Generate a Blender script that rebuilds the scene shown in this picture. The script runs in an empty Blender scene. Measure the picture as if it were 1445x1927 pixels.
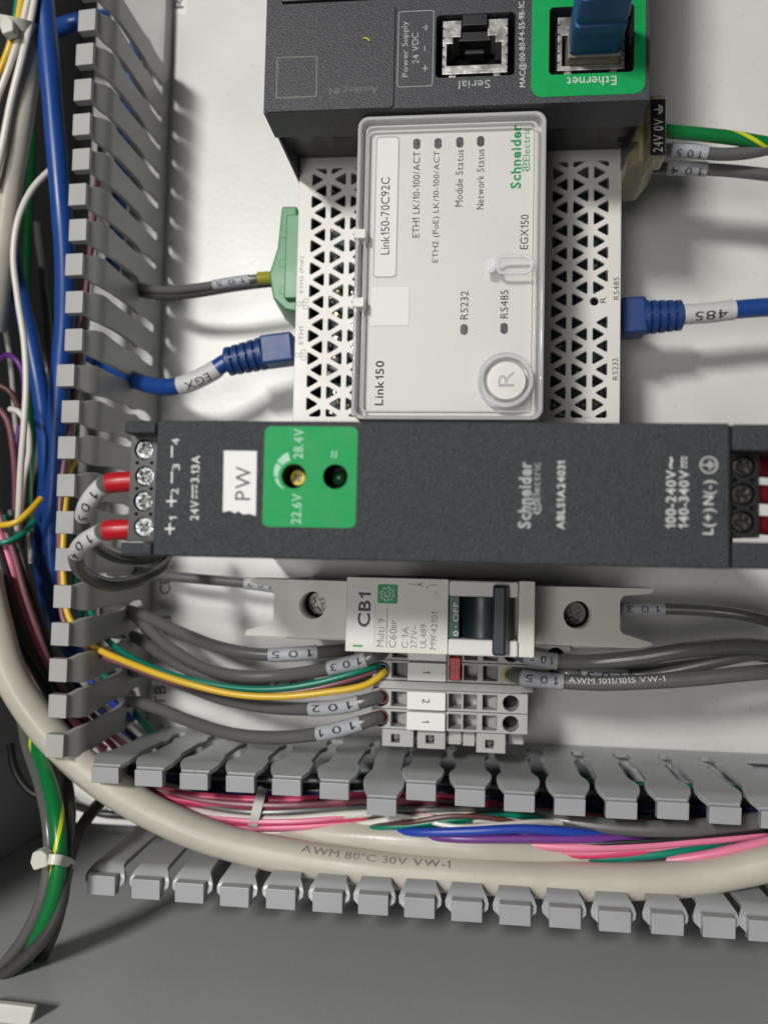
import bpy, bmesh, math, random
from mathutils import Vector, Matrix, Euler
random.seed(7)
SC = bpy.context.scene; COL = SC.collection
S = 0.001                      # everything below is written in millimetres
PI = math.pi
# ------------------------------------------------------------------ camera
CAM = Vector((7.3115, -0.645, 271.98)); CROT = Euler((0.0540996, 0.1066811, 0.0223602), 'XYZ')
FPX, IW, IH = 1576.71, 1445.0, 1927.0
RM = CROT.to_matrix(); RT = RM.transposed()
cd = bpy.data.cameras.new('camera'); cam = bpy.data.objects.new('camera', cd); COL.objects.link(cam)
cam.location = CAM * S; cam.rotation_euler = CROT
cd.sensor_fit = 'AUTO'; cd.sensor_width = 36.0; cd.lens = FPX / IH * 36.0
cd.clip_start = 0.005; cd.clip_end = 20
cd.dof.use_dof = True; cd.dof.focus_distance = 0.206; cd.dof.aperture_fstop = 11.5
SC.camera = cam
# ------------------------------------------------------------------ world and lamps
w = bpy.data.worlds.new('World'); SC.world = w; w.use_nodes = True
bg = w.node_tree.nodes['Background']; bg.inputs[0].default_value = (0.82, 0.82, 0.80, 1); bg.inputs[1].default_value = 0.03
def lamp(name, loc, target, size, size_y, power, color):
    l = bpy.data.lights.new(name, 'AREA'); l.shape = 'RECTANGLE'; l.size = size; l.size_y = size_y; l.energy = power; l.color = color
    o = bpy.data.objects.new(name, l); COL.objects.link(o); o.location = loc
    d = Vector(target) - Vector(loc); o.rotation_euler = d.to_track_quat('-Z', 'Y').to_euler()
    return o
lamp('ceiling_lamp', (-0.30, 0.30, 0.92), (0, 0, 0), 0.07, 0.16, 6.3, (1.0, 0.985, 0.95))
lamp('fill_lamp', (-0.22, -0.13, 1.1), (0, -0.02, 0), 0.30, 0.20, 2.9, (1.0, 0.98, 0.95))  # added fill light that lifts the breaker front, no known fixture
SC.view_settings.view_transform = 'Standard'; SC.view_settings.look = 'None'; SC.view_settings.exposure = 0.0; SC.view_settings.gamma = 1.0

# ------------------------------------------------------------------ pixel <-> place (millimetres)
def at(u, v, z):
    d = RM @ Vector(((u - IW / 2) / FPX, -(v - IH / 2) / FPX, -1.0))
    return CAM + d * ((z - CAM.z) / d.z)
def pj(p):
    q = RT @ (Vector(p) - CAM)
    return (IW / 2 + FPX * q.x / -q.z, IH / 2 - FPX * q.y / -q.z)

# ------------------------------------------------------------------ materials
def mat(name, col, rough=0.45, metal=0.0, bump=0.0, bscale=1500, var=0.06, vscale=60, spec=0.5, bdist=0.0002, speck=0, coat=0, detail=3):
    m = bpy.data.materials.new(name); m.use_nodes = True
    nt = m.node_tree; N = nt.nodes; L = nt.links; b = N['Principled BSDF']
    b.inputs['Roughness'].default_value = rough; b.inputs['Metallic'].default_value = metal
    b.inputs['Specular IOR Level'].default_value = spec; b.inputs['Coat Weight'].default_value = coat
    tc = N.new('ShaderNodeTexCoord')
    n = N.new('ShaderNodeTexNoise'); n.inputs['Scale'].default_value = vscale; n.inputs['Detail'].default_value = 6
    L.new(tc.outputs['Object'], n.inputs['Vector'])
    r = N.new('ShaderNodeMapRange'); r.inputs[1].default_value = 0.3; r.inputs[2].default_value = 0.7
    r.inputs[3].default_value = 1 - var; r.inputs[4].default_value = 1 + var; L.new(n.outputs[0], r.inputs[0])
    mx = N.new('ShaderNodeMix'); mx.data_type = 'RGBA'; mx.blend_type = 'MULTIPLY'; mx.inputs[0].default_value = 1
    mx.inputs[6].default_value = (*col, 1); L.new(r.outputs[0], mx.inputs[7]); out = mx.outputs[2]
    if speck:
        n3 = N.new('ShaderNodeTexNoise'); n3.inputs['Scale'].default_value = 640; n3.inputs['Detail'].default_value = 2
        L.new(tc.outputs['Object'], n3.inputs['Vector'])
        r3 = N.new('ShaderNodeMapRange'); r3.inputs[1].default_value = 0.70; r3.inputs[2].default_value = 0.76
        r3.inputs[3].default_value = 1; r3.inputs[4].default_value = 1 - speck; L.new(n3.outputs[0], r3.inputs[0])
        m3 = N.new('ShaderNodeMix'); m3.data_type = 'RGBA'; m3.blend_type = 'MULTIPLY'; m3.inputs[0].default_value = 1
        L.new(out, m3.inputs[6]); L.new(r3.outputs[0], m3.inputs[7]); out = m3.outputs[2]
    L.new(out, b.inputs['Base Color'])
    rr = N.new('ShaderNodeMapRange'); rr.inputs[1].default_value = 0.3; rr.inputs[2].default_value = 0.7
    rr.inputs[3].default_value = max(0.02, rough - 0.06); rr.inputs[4].default_value = rough + 0.06
    L.new(n.outputs[0], rr.inputs[0]); L.new(rr.outputs[0], b.inputs['Roughness'])
    if bump:
        n2 = N.new('ShaderNodeTexNoise'); n2.inputs['Scale'].default_value = bscale; n2.inputs['Detail'].default_value = detail
        L.new(tc.outputs['Object'], n2.inputs['Vector'])
        bp = N.new('ShaderNodeBump'); bp.inputs['Strength'].default_value = bump; bp.inputs['Distance'].default_value = bdist
        L.new(n2.outputs[0], bp.inputs['Height']); L.new(bp.outputs[0], b.inputs['Normal'])
    return m
def clear(name, tint=(0.97, 0.97, 0.97), rough=0.03, boost=1.0, haze=0.0, ior=1.49):
    m = bpy.data.materials.new(name); m.use_nodes = True
    nt = m.node_tree; N = nt.nodes; L = nt.links
    for x in list(N):
        if x.type != 'OUTPUT_MATERIAL': N.remove(x)
    o = [x for x in N if x.type == 'OUTPUT_MATERIAL'][0]
    t = N.new('ShaderNodeBsdfTransparent'); t.inputs[0].default_value = (*tint, 1)
    g = N.new('ShaderNodeBsdfGlossy'); g.inputs['Roughness'].default_value = rough; g.inputs[0].default_value = (1, 1, 1, 1)
    f = N.new('ShaderNodeFresnel'); f.inputs[0].default_value = ior
    k = N.new('ShaderNodeMath'); k.operation = 'MULTIPLY'; k.inputs[1].default_value = boost; k.use_clamp = True; L.new(f.outputs[0], k.inputs[0])
    mx = N.new('ShaderNodeMixShader'); L.new(k.outputs[0], mx.inputs[0]); L.new(t.outputs[0], mx.inputs[1]); L.new(g.outputs[0], mx.inputs[2])
    last = mx
    if haze:
        d = N.new('ShaderNodeBsdfDiffuse'); d.inputs[0].default_value = (*tint, 1)
        m2 = N.new('ShaderNodeMixShader'); m2.inputs[0].default_value = haze; L.new(mx.outputs[0], m2.inputs[1]); L.new(d.outputs[0], m2.inputs[2]); last = m2
    L.new(last.outputs[0], o.inputs[0])
    return m
M = dict(
    panel=mat('painted_panel', (0.72, 0.715, 0.69), 0.36, bump=0.15, bscale=500, var=0.05, vscale=30, bdist=0.0003, speck=0.22),
    enclosure=mat('grey_enclosure_paint', (0.525, 0.54, 0.54), 0.42, bump=0.2, bscale=900, var=0.03, vscale=20, bdist=0.0002),
    back=mat('shaded_enclosure_back', (0.16, 0.165, 0.16), 0.6, var=0.05),  # darker than the enclosure paint: shade behind the panel put into the colour
    duct=mat('grey_duct_plastic', (0.41, 0.408, 0.395), 0.38, bump=0.08, bscale=700, var=0.04, vscale=80),
    ductb=mat('grey_duct_plastic_cool', (0.38, 0.39, 0.40), 0.30, bump=0.08, bscale=700, var=0.04, vscale=80),
    dark=mat('charcoal_textured_plastic', (0.036, 0.040, 0.046), 0.44, spec=0.45, bump=1.0, bscale=2900, var=0.30, vscale=2400, bdist=0.00036, detail=2),
    dark2=mat('charcoal_controller_plastic', (0.038, 0.040, 0.047), 0.44, bump=0.9, bscale=3200, var=0.14, vscale=2600, bdist=0.00018, detail=2),
    darks=mat('charcoal_smooth_plastic', (0.034, 0.036, 0.041), 0.40, bump=0.1, bscale=1500, var=0.06, vscale=200),
    black=mat('black_plastic', (0.012, 0.012, 0.013), 0.4, var=0.05),
    void=mat('dark_inside', (0.006, 0.006, 0.006), 0.7, var=0.05),
    white=mat('white_housing_plastic', (0.72, 0.70, 0.67), 0.42, bump=0.06, bscale=1600, var=0.02, vscale=60),
    face=mat('pale_grey_faceplate', (0.68, 0.66, 0.645), 0.45, bump=0.15, bscale=2600, var=0.02, vscale=60),
    label=mat('white_paper_label', (0.78, 0.78, 0.76), 0.5, bump=0.04, bscale=600, var=0.02),
    cream=mat('cream_breaker_plastic', (0.69, 0.68, 0.62), 0.42, bump=0.12, bscale=1800, var=0.03, vscale=90),
    tbgrey=mat('grey_terminal_plastic', (0.42, 0.415, 0.40), 0.45, bump=0.1, bscale=1600, var=0.04, vscale=150),
    marker=mat('white_marker_tag', (0.80, 0.80, 0.77), 0.45, var=0.02),
    sleeve=mat('grey_white_wire_marker', (0.40, 0.41, 0.44), 0.5, bump=0.15, bscale=900, var=0.06, vscale=300),
    sleevew=mat('white_wire_marker', (0.58, 0.58, 0.57), 0.5, bump=0.15, bscale=900, var=0.05, vscale=300),
    inkw=mat('white_print', (0.62, 0.63, 0.62), 0.5, var=0.12, vscale=900),
    inkg=mat('grey_print', (0.20, 0.20, 0.21), 0.5, var=0.15, vscale=900),
    inkp=mat('pale_grey_print', (0.40, 0.42, 0.42), 0.5, var=0.15, vscale=900),
    inkfaint=mat('faint_print', (0.13, 0.13, 0.125), 0.5, var=0.3, vscale=900),
    inkcable=mat('worn_cable_print', (0.25, 0.24, 0.22), 0.5, var=0.45, vscale=1600),
    inkb=mat('black_print', (0.02, 0.02, 0.024), 0.5, var=0.1, vscale=900),
    inkgreen=mat('green_print', (0.0, 0.30, 0.085), 0.5, var=0.06, vscale=500),
    green=mat('green_panel_print', (0.003, 0.33, 0.085), 0.5, spec=0.2, bump=0.25, bscale=1500, var=0.05, vscale=300),
    greenlite=mat('pale_green_print', (0.34, 0.62, 0.45), 0.5, var=0.12, vscale=900),
    greenplug=mat('green_connector_plastic', (0.055, 0.25, 0.10), 0.42, bump=0.05, var=0.05),
    blue=mat('blue_cable_jacket', (0.010, 0.058, 0.265), 0.36, bump=0.10, bscale=250, var=0.06, vscale=40, bdist=0.0004),
    blueboot=mat('blue_rubber_boot', (0.011, 0.047, 0.19), 0.46, bump=0.1, bscale=700, var=0.08, vscale=80),
    bluelite=mat('teal_blue_boot', (0.008, 0.085, 0.235), 0.5, bump=0.1, bscale=700, var=0.08, vscale=80),
    wgrey=mat('grey_wire_insulation', (0.115, 0.114, 0.112), 0.26, bump=0.06, bscale=500, var=0.06, vscale=60),
    wdark=mat('dark_grey_wire_insulation', (0.055, 0.053, 0.052), 0.36, bump=0.06, bscale=500, var=0.06, vscale=60),
    beige=mat('beige_cable_jacket', (0.53, 0.50, 0.43), 0.36, bump=0.35, bscale=160, var=0.09, vscale=45, bdist=0.0004),
    wwhite=mat('white_wire_insulation', (0.72, 0.69, 0.63), 0.35, var=0.03),
    wyellow=mat('yellow_wire_insulation', (0.74, 0.47, 0.03), 0.33, var=0.04),
    wteal=mat('teal_wire_insulation', (0.0, 0.20, 0.13), 0.33, var=0.05),
    wgreen=mat('green_wire_insulation', (0.004, 0.17, 0.04), 0.33, var=0.05),
    wstripe=mat('yellow_stripe', (0.62, 0.66, 0.02), 0.35, var=0.05),
    wmauve=mat('mauve_wire_insulation', (0.23, 0.085, 0.105), 0.35, var=0.05),
    wbrown=mat('brown_wire_insulation', (0.11, 0.04, 0.035), 0.35, var=0.05),
    wpink=mat('pink_wire_insulation', (0.80, 0.22, 0.36), 0.35, var=0.05),
    wrose=mat('rose_wire_insulation', (0.62, 0.055, 0.14), 0.35, var=0.05),
    wblack=mat('black_wire_insulation', (0.015, 0.015, 0.016), 0.33, var=0.05),
    wblue=mat('blue_wire_insulation', (0.02, 0.06, 0.40), 0.33, var=0.05),
    wviolet=mat('violet_wire_insulation', (0.17, 0.045, 0.27), 0.33, var=0.05),
    worange=mat('orange_wire_insulation', (0.65, 0.24, 0.03), 0.33, var=0.05),
    wnavy=mat('navy_wire_insulation', (0.02, 0.022, 0.11), 0.33, var=0.05),
    red=mat('red_ferrule_plastic', (0.48, 0.010, 0.018), 0.35, var=0.05),
    redlev=mat('red_jumper_plastic', (0.55, 0.025, 0.03), 0.4, var=0.05),
    redwire=mat('shaded_red_wire', (0.13, 0.005, 0.010), 0.35, var=0.05),  # red darkened: shade at the supply's right end put into the colour
    yferr=mat('olive_yellow_ferrule', (0.36, 0.33, 0.03), 0.35, var=0.05),
    steel=mat('zinc_steel', (0.50, 0.53, 0.54), 0.30, metal=1.0, bump=1.0, bscale=1100, var=0.3, vscale=900, bdist=0.0008),
    shield=mat('tinned_shield', (0.66, 0.65, 0.62), 0.34, metal=1.0, bump=0.2, bscale=700, var=0.1, vscale=500),
    dsteel=mat('dull_screw_steel', (0.09, 0.088, 0.08), 0.38, metal=1.0, bump=0.4, bscale=900, var=0.15, vscale=900),
    brass=mat('yellow_trim_knob', (0.66, 0.50, 0.02), 0.45, var=0.06),
    knobblue=mat('blue_trim_body', (0.01, 0.05, 0.20), 0.4, var=0.05),
    led=mat('dark_led_window', (0.075, 0.075, 0.078), 0.35, bump=0.5, bscale=1800, var=0.2, vscale=1500),
    ledgreen=mat('unlit_green_led', (0.004, 0.045, 0.012), 0.25, var=0.05),
    pcb=mat('green_circuit_board', (0.006, 0.05, 0.04), 0.4, var=0.3, vscale=500),
    chip=mat('chip_black', (0.03, 0.03, 0.032), 0.35, var=0.1),
    solder=mat('bright_solder', (0.7, 0.68, 0.6), 0.3, metal=1.0, var=0.1),
    gold=mat('gold_pad', (0.7, 0.5, 0.2), 0.3, metal=1.0, var=0.1),
    tie=mat('milky_nylon_tie', (0.62, 0.63, 0.56), 0.38, var=0.04),
    levgreen=mat('dark_green_lever_window', (0.004, 0.085, 0.055), 0.4, var=0.05),
    lever=mat('dark_teal_lever', (0.012, 0.022, 0.028), 0.38, bump=0.06, var=0.08, vscale=200),
    crumb=mat('yellow_crumb', (0.75, 0.65, 0.05), 0.6),
)
M['clear'] = clear('clear_cover_plastic', (0.975, 0.975, 0.975), 0.04, 0.6)
M['rim'] = clear('clear_cover_rim', (0.95, 0.95, 0.955), 0.04, 1.5, haze=0.42)
M['amber'] = clear('clear_yellowed_plastic', (0.80, 0.76, 0.58), 0.15, 1.2, haze=0.25)

# ------------------------------------------------------------------ mesh builder
class MB:
    def __init__(s): s.v = []; s.f = []; s.mi = []
    def add(s, vs, fs, mi=0):
        b = len(s.v); s.v += [Vector(x) for x in vs]; s.f += [tuple(b + i for i in f) for f in fs]; s.mi += [mi] * len(fs); return s
    def box(s, x0, x1, y0, y1, z0, z1, mi=0):
        x0, x1 = min(x0, x1), max(x0, x1); y0, y1 = min(y0, y1), max(y0, y1); z0, z1 = min(z0, z1), max(z0, z1)
        return s.add([(x0, y0, z0), (x1, y0, z0), (x1, y1, z0), (x0, y1, z0), (x0, y0, z1), (x1, y0, z1), (x1, y1, z1), (x0, y1, z1)],
                     [(0, 3, 2, 1), (4, 5, 6, 7), (0, 1, 5, 4), (1, 2, 6, 5), (2, 3, 7, 6), (3, 0, 4, 7)], mi)
    def prism(s, pts, z0, z1, mi=0, top=None):
        n = len(pts); top = top or pts
        a = sum(pts[i][0] * pts[(i + 1) % n][1] - pts[(i + 1) % n][0] * pts[i][1] for i in range(n))
        if a < 0: pts = pts[::-1]; top = top[::-1]
        return s.add([(p[0], p[1], z0) for p in pts] + [(p[0], p[1], z1) for p in top],
                     [tuple(range(n))[::-1], tuple(range(n, 2 * n))] + [(i, (i + 1) % n, n + (i + 1) % n, n + i) for i in range(n)], mi)
    def cyl(s, p0, p1, r0, r1=None, n=20, mi=0, caps=True):
        p0 = Vector(p0); p1 = Vector(p1); r1 = r0 if r1 is None else r1
        t = (p1 - p0).normalized(); a = t.orthogonal().normalized(); b = t.cross(a)
        vs = [p + r * (a * math.cos(2 * PI * i / n) + b * math.sin(2 * PI * i / n)) for p, r in ((p0, r0), (p1, r1)) for i in range(n)]
        fs = [(i, (i + 1) % n, n + (i + 1) % n, n + i) for i in range(n)]
        if caps: fs += [tuple(range(n))[::-1], tuple(range(n, 2 * n))]
        return s.add(vs, fs, mi)
    def lathe(s, c, axis, prof, n=24, mi=0):
        c = Vector(c); t = Vector(axis).normalized(); a = t.orthogonal().normalized(); b = t.cross(a); m = len(prof)
        vs = [c + t * h + r * (a * math.cos(2 * PI * i / n) + b * math.sin(2 * PI * i / n)) for r, h in prof for i in range(n)]
        fs = [(k * n + i, k * n + (i + 1) % n, (k + 1) * n + (i + 1) % n, (k + 1) * n + i) for k in range(m - 1) for i in range(n)]
        fs += [tuple(range(n))[::-1], tuple(range((m - 1) * n, m * n))]
        return s.add(vs, fs, mi)
    def tube(s, pts, r, n=10, stripe=None):
        fr = frames(pts); m = len(pts)
        vs = [p + rr * (a * math.cos(2 * PI * i / n) + b * math.sin(2 * PI * i / n)) for (p, t, a, b), rr in zip(fr, [r(k / (m - 1)) if callable(r) else r for k in range(m)]) for i in range(n)]
        fs = []; mi = []
        for k in range(m - 1):
            for i in range(n):
                fs.append((k * n + i, k * n + (i + 1) % n, (k + 1) * n + (i + 1) % n, (k + 1) * n + i))
                mi.append(1 if stripe and stripe(k, i, n) else 0)
        fs += [tuple(range(n))[::-1], tuple(range((m - 1) * n, m * n))]; mi += [0, 0]
        b0 = len(s.v); s.v += vs; s.f += [tuple(b0 + i for i in f) for f in fs]; s.mi += mi
        return s
def frames(pts):
    out = []; a = None; m = len(pts)
    for k, p in enumerate(pts):
        t = (pts[min(k + 1, m - 1)] - pts[max(k - 1, 0)]).normalized()
        if a is None: a = t.orthogonal().normalized()
        a = (a - t * a.dot(t)).normalized(); out.append((p, t, a, t.cross(a)))
    return out
def spline(P, step=1.2):
    P = [Vector(p) for p in P]; out = []; n = len(P)
    for i in range(n - 1):
        p0 = P[i - 1] if i else P[0] * 2 - P[1]; p1 = P[i]; p2 = P[i + 1]; p3 = P[i + 2] if i + 2 < n else P[-1] * 2 - P[-2]
        k = max(2, int((p2 - p1).length / step))
        # centripetal parametrisation keeps uneven control points from looping
        t0 = 0; t1 = t0 + max((p1 - p0).length, 1e-4) ** .5; t2 = t1 + max((p2 - p1).length, 1e-4) ** .5; t3 = t2 + max((p3 - p2).length, 1e-4) ** .5
        for j in range(k):
            t = t1 + (t2 - t1) * j / k
            A1 = p0 * ((t1 - t) / (t1 - t0)) + p1 * ((t - t0) / (t1 - t0)); A2 = p1 * ((t2 - t) / (t2 - t1)) + p2 * ((t - t1) / (t2 - t1)); A3 = p2 * ((t3 - t) / (t3 - t2)) + p3 * ((t - t2) / (t3 - t2))
            B1 = A1 * ((t2 - t) / (t2 - t0)) + A2 * ((t - t0) / (t2 - t0)); B2 = A2 * ((t3 - t) / (t3 - t1)) + A3 * ((t - t1) / (t3 - t1))
            out.append(B1 * ((t2 - t) / (t2 - t1)) + B2 * ((t - t1) / (t2 - t1)))
    out.append(P[-1]); return out

OFF = {}                        # object name -> its place in mm (parts sit at their thing's origin)
def props(o, label=None, cat=None, group=None, kind=None):
    for k, v in (('label', label), ('category', cat), ('group', group), ('kind', kind)):
        if v: o[k] = v
    return o
def thing(name, label, cat, loc, group=None):
    o = bpy.data.objects.new(name, None); COL.objects.link(o); o.empty_display_size = 0.005
    o.location = Vector(loc) * S; OFF[o.name] = Vector(loc)
    return props(o, label, cat, group)
def link_mesh(name, me, mats, parent, loc, smooth, bevel, seg=2):
    for m in (mats if isinstance(mats, (list, tuple)) else [mats]): me.materials.append(M[m] if isinstance(m, str) else m)
    o = bpy.data.objects.new(name, me); COL.objects.link(o)
    if parent is not None: o.parent = parent; OFF[o.name] = OFF[parent.name]
    else: o.location = Vector(loc) * S; OFF[o.name] = Vector(loc)
    if smooth:
        me.polygons.foreach_set('use_smooth', [True] * len(me.polygons)); me.set_sharp_from_angle(angle=math.radians(42))
    if bevel:
        b = o.modifiers.new('bevel', 'BEVEL'); b.width = bevel * S; b.segments = seg; b.limit_method = 'ANGLE'; b.angle_limit = math.radians(42)
        b.harden_normals = True; b.use_clamp_overlap = True
    return o
def obj(name, mb, mats, parent=None, loc=(0, 0, 0), smooth=True, bevel=0.25, seg=2):
    off = OFF[parent.name] if parent is not None else Vector(loc)
    me = bpy.data.meshes.new(name); me.from_pydata([(v - off) * S for v in mb.v], [], mb.f); me.polygons.foreach_set('material_index', mb.mi); me.update()
    return link_mesh(name, me, mats, parent, loc, smooth, bevel, seg)
def rrect(x0, x1, y0, y1, r, n=5):
    pts = []
    for cx, cy, a0 in ((x1 - r, y1 - r, 0), (x0 + r, y1 - r, 90), (x0 + r, y0 + r, 180), (x1 - r, y0 + r, 270)):
        for k in range(n + 1):
            a = math.radians(a0 + 90 * k / n); pts.append((cx + r * math.cos(a), cy + r * math.sin(a)))
    return pts
def circle(cx, cy, r, n=24): return [(cx + r * math.cos(2 * PI * k / n), cy + r * math.sin(2 * PI * k / n)) for k in range(n)]
def plate(name, outline, holes, z0, z1, mats, parent=None, bevel=0.15, seg=2, loc=(0, 0, 0)):
    cu = bpy.data.curves.new('outline', 'CURVE'); cu.dimensions = '2D'; cu.fill_mode = 'BOTH'; cu.extrude = (z1 - z0) / 2
    for pts in [outline] + list(holes):
        sp = cu.splines.new('POLY'); sp.points.add(len(pts) - 1)
        for q, p in zip(sp.points, pts): q.co = (p[0], p[1], 0, 1)
        sp.use_cyclic_u = True
    t = bpy.data.objects.new('outline', cu); COL.objects.link(t); dg = bpy.context.evaluated_depsgraph_get()
    me = bpy.data.meshes.new_from_object(t.evaluated_get(dg)); bpy.data.objects.remove(t); bpy.data.curves.remove(cu)
    off = OFF[parent.name] if parent is not None else Vector(loc)
    bm = bmesh.new(); bm.from_mesh(me); bmesh.ops.remove_doubles(bm, verts=bm.verts, dist=1e-4)
    bmesh.ops.dissolve_degenerate(bm, edges=bm.edges[:], dist=1e-3)
    bmesh.ops.recalc_face_normals(bm, faces=bm.faces)
    if holes: bmesh.ops.beautify_fill(bm, faces=[f for f in bm.faces if abs(f.normal.z) > .9], edges=[e for e in bm.edges if all(abs(f.normal.z) > .9 for f in e.link_faces)])
    for v in bm.verts: v.co = (v.co + Vector((0, 0, (z0 + z1) / 2)) - off) * S
    bm.to_mesh(me); bm.free(); me.name = name; me.materials.clear()
    return link_mesh(name, me, mats, parent, loc, not holes, bevel, seg)
FC = {}
ONE = [(.0, .52), (.0, .44), (.13, .48), (.13, .0), (.22, .0), (.22, .70), (.155, .70), (.11, .60)]
def glyph(c, bold):
    """one letter as (bmesh, width), cap height about 0.7"""
    if (c, bold) in FC: return FC[(c, bold)]
    bm = bmesh.new()
    if c == '1':
        b = bold; pts = [(.0 - b, .53 + b), (.0 - b, .44 - b), (.135 - b, .50 - b), (.135 - b, .0), (.225 + b, .0), (.225 + b, .72), (.15, .72), (.10, .60 + b)]
        bm.faces.new([bm.verts.new((x, y, 0)) for x, y in pts]); bmesh.ops.triangulate(bm, faces=bm.faces[:])
    else:
        cu = bpy.data.curves.new('font', 'FONT'); cu.body = c; cu.size = 1; cu.resolution_u = 3; cu.offset = bold
        t = bpy.data.objects.new('font', cu); COL.objects.link(t); dg = bpy.context.evaluated_depsgraph_get()
        me = bpy.data.meshes.new_from_object(t.evaluated_get(dg)); bpy.data.objects.remove(t); bpy.data.curves.remove(cu)
        bm.from_mesh(me); bpy.data.meshes.remove(me); bmesh.ops.remove_doubles(bm, verts=bm.verts, dist=1e-5)
    xs = [v.co.x for v in bm.verts] or [0, .22]; x0 = min(xs)
    for v in bm.verts: v.co.x -= x0
    FC[(c, bold)] = (bm, max(xs) - x0); return FC[(c, bold)]
def glyphs(s, bold=0.0):
    bm = bmesh.new(); x = 0.0
    for c in s:
        g, w_ = glyph(c, bold)
        mp = {v: bm.verts.new((v.co.x + x, v.co.y, 0)) for v in g.verts}
        for f in g.faces: bm.faces.new([mp[v] for v in f.verts])
        x += w_ + (.10 if c not in '1' else .12)
    xs = [v.co.x for v in bm.verts]; ys = [v.co.y for v in bm.verts]
    return (bm, min(xs), max(xs), min(ys), max(ys))
def text(parent, s, a, b, z, h, m, bold=0.0, lift=0.03, name='lettering'):
    """print s from pixel a to pixel b (both on the plane z), letters h millimetres high, as a thin raised print"""
    A = at(*a, z); B = at(*b, z); d = B - A; d.z = 0; Wd = d.length; d.normalize(); up = Vector((-d.y, d.x, 0)); c = (A + B) / 2; c.z = z
    bm0, x0, x1, y0, y1 = glyphs(s, bold); off = OFF[parent.name]
    bm = bm0.copy()
    for v in bm.verts:
        p = c + d * ((v.co.x - (x0 + x1) / 2) / (x1 - x0) * Wd) + up * ((v.co.y - (y0 + y1) / 2) / (y1 - y0) * h)
        p.z = z + lift; v.co = (p - off) * S
    for f in bm.faces:
        if f.normal.z < 0: f.normal_flip()
    bm.normal_update()
    me = bpy.data.meshes.new(name); bm.to_mesh(me); bm.free()
    return link_mesh(name, me, m, parent, (0, 0, 0), False, 0)
def wraptext(parent, s, path, i0, i1, r, h, m, flip=True, name='lettering', around=0.0, bold=0.0):
    seg = path[i0:i1 + 1]
    if flip: seg = seg[::-1]
    acc = [0.0]
    for k in range(1, len(seg)): acc.append(acc[-1] + (seg[k] - seg[k - 1]).length)
    bm0, x0, x1, y0, y1 = glyphs(s, bold); bm = bm0.copy(); off = OFF[parent.name]
    for k in range(1, 6):
        yy = y0 + (y1 - y0) * k / 6
        bmesh.ops.bisect_plane(bm, geom=bm.verts[:] + bm.edges[:] + bm.faces[:], plane_co=(0, yy, 0), plane_no=(0, 1, 0))
    mid = seg[len(seg) // 2]
    for v in bm.verts:
        L = (v.co.x - x0) / (x1 - x0) * acc[-1]; k = 0
        while k < len(acc) - 2 and acc[k + 1] < L: k += 1
        f = (L - acc[k]) / max(1e-6, acc[k + 1] - acc[k]); p = seg[k].lerp(seg[k + 1], f); t = (seg[k + 1] - seg[k]).normalized()
        n = CAM - mid; n = (n - t * n.dot(t)).normalized(); up = n.cross(t)
        a = ((v.co.y - (y0 + y1) / 2) / (y1 - y0) * h) / r + around
        v.co = (p + r * (n * math.cos(a) + up * math.sin(a)) - off) * S
    me = bpy.data.meshes.new(name); bm.to_mesh(me); bm.free()
    return link_mesh(name, me, m, parent, (0, 0, 0), False, 0)
def line(parent, a, b, z, w, m, name='printed_line', lift=0.03):
    A = at(*a, z); B = at(*b, z); d = (B - A); d.z = 0; d.normalize(); n = Vector((-d.y, d.x, 0)) * w / 2
    q = [A + n, A - n, B - n, B + n]; mb = MB().prism([(p.x, p.y) for p in q], z, z + lift)
    return obj(name, mb, m, parent, bevel=0)
def screw(parent, c, r, z, m='steel', name='screw', ang=0.4):
    cr = []
    for k in range(4):
        a = ang + k * PI / 2; d = Vector((math.cos(a), math.sin(a))); n = Vector((-d.y, d.x))
        cr += [(c[0] + d.x * r * .62 - n.x * r * .14, c[1] + d.y * r * .62 - n.y * r * .14), (c[0] + d.x * r * .62 + n.x * r * .14, c[1] + d.y * r * .62 + n.y * r * .14), (c[0] + (d.x + n.x) * r * .17, c[1] + (d.y + n.y) * r * .17)]
    o = plate(name, circle(c[0], c[1], r), [cr], z - 0.8, z, m, parent, bevel=0.22)
    obj('recess', MB().cyl((c[0], c[1], z - 2), (c[0], c[1], z - 0.55), r * .95, n=16), 'dsteel', o, bevel=0)
    return o
def earth(parent, u, v, z, s, m, circ=True):
    """protective earth sign, turned like the rest of the print"""
    c = at(u, v, z); q = lambda dx, dy: (c.x + dx * s, c.y + dy * s)
    mb = MB()
    def bar(x0, x1, y0, y1): mb.prism([q(x0, y0), q(x1, y0), q(x1, y1), q(x0, y1)], z, z + .03)
    bar(-.7, .05, -.07, .07); bar(0, .14, -.55, .55); bar(.26, .38, -.36, .36); bar(.5, .62, -.18, .18)
    if circ:
        n = 24
        for k in range(n):
            a0 = 2 * PI * k / n; a1 = 2 * PI * (k + 1) / n
            mb.prism([q(.98 * math.cos(a0), .98 * math.sin(a0)), q(.98 * math.cos(a1), .98 * math.sin(a1)), q(.84 * math.cos(a1), .84 * math.sin(a1)), q(.84 * math.cos(a0), .84 * math.sin(a0))], z, z + .03)
    else:
        for k in range(12):
            a0 = PI / 2 + PI * k / 12 - PI; a1 = a0 + PI / 12
            f = lambda a, r: q(r * .9 * math.cos(a) - .1, r * .9 * math.sin(a))
            mb.prism([f(a0, .8), f(a1, .8), f(a1, .66), f(a0, .66)], z, z + .03)
    return obj('earth_symbol', mb, m, parent, bevel=0)

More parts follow.
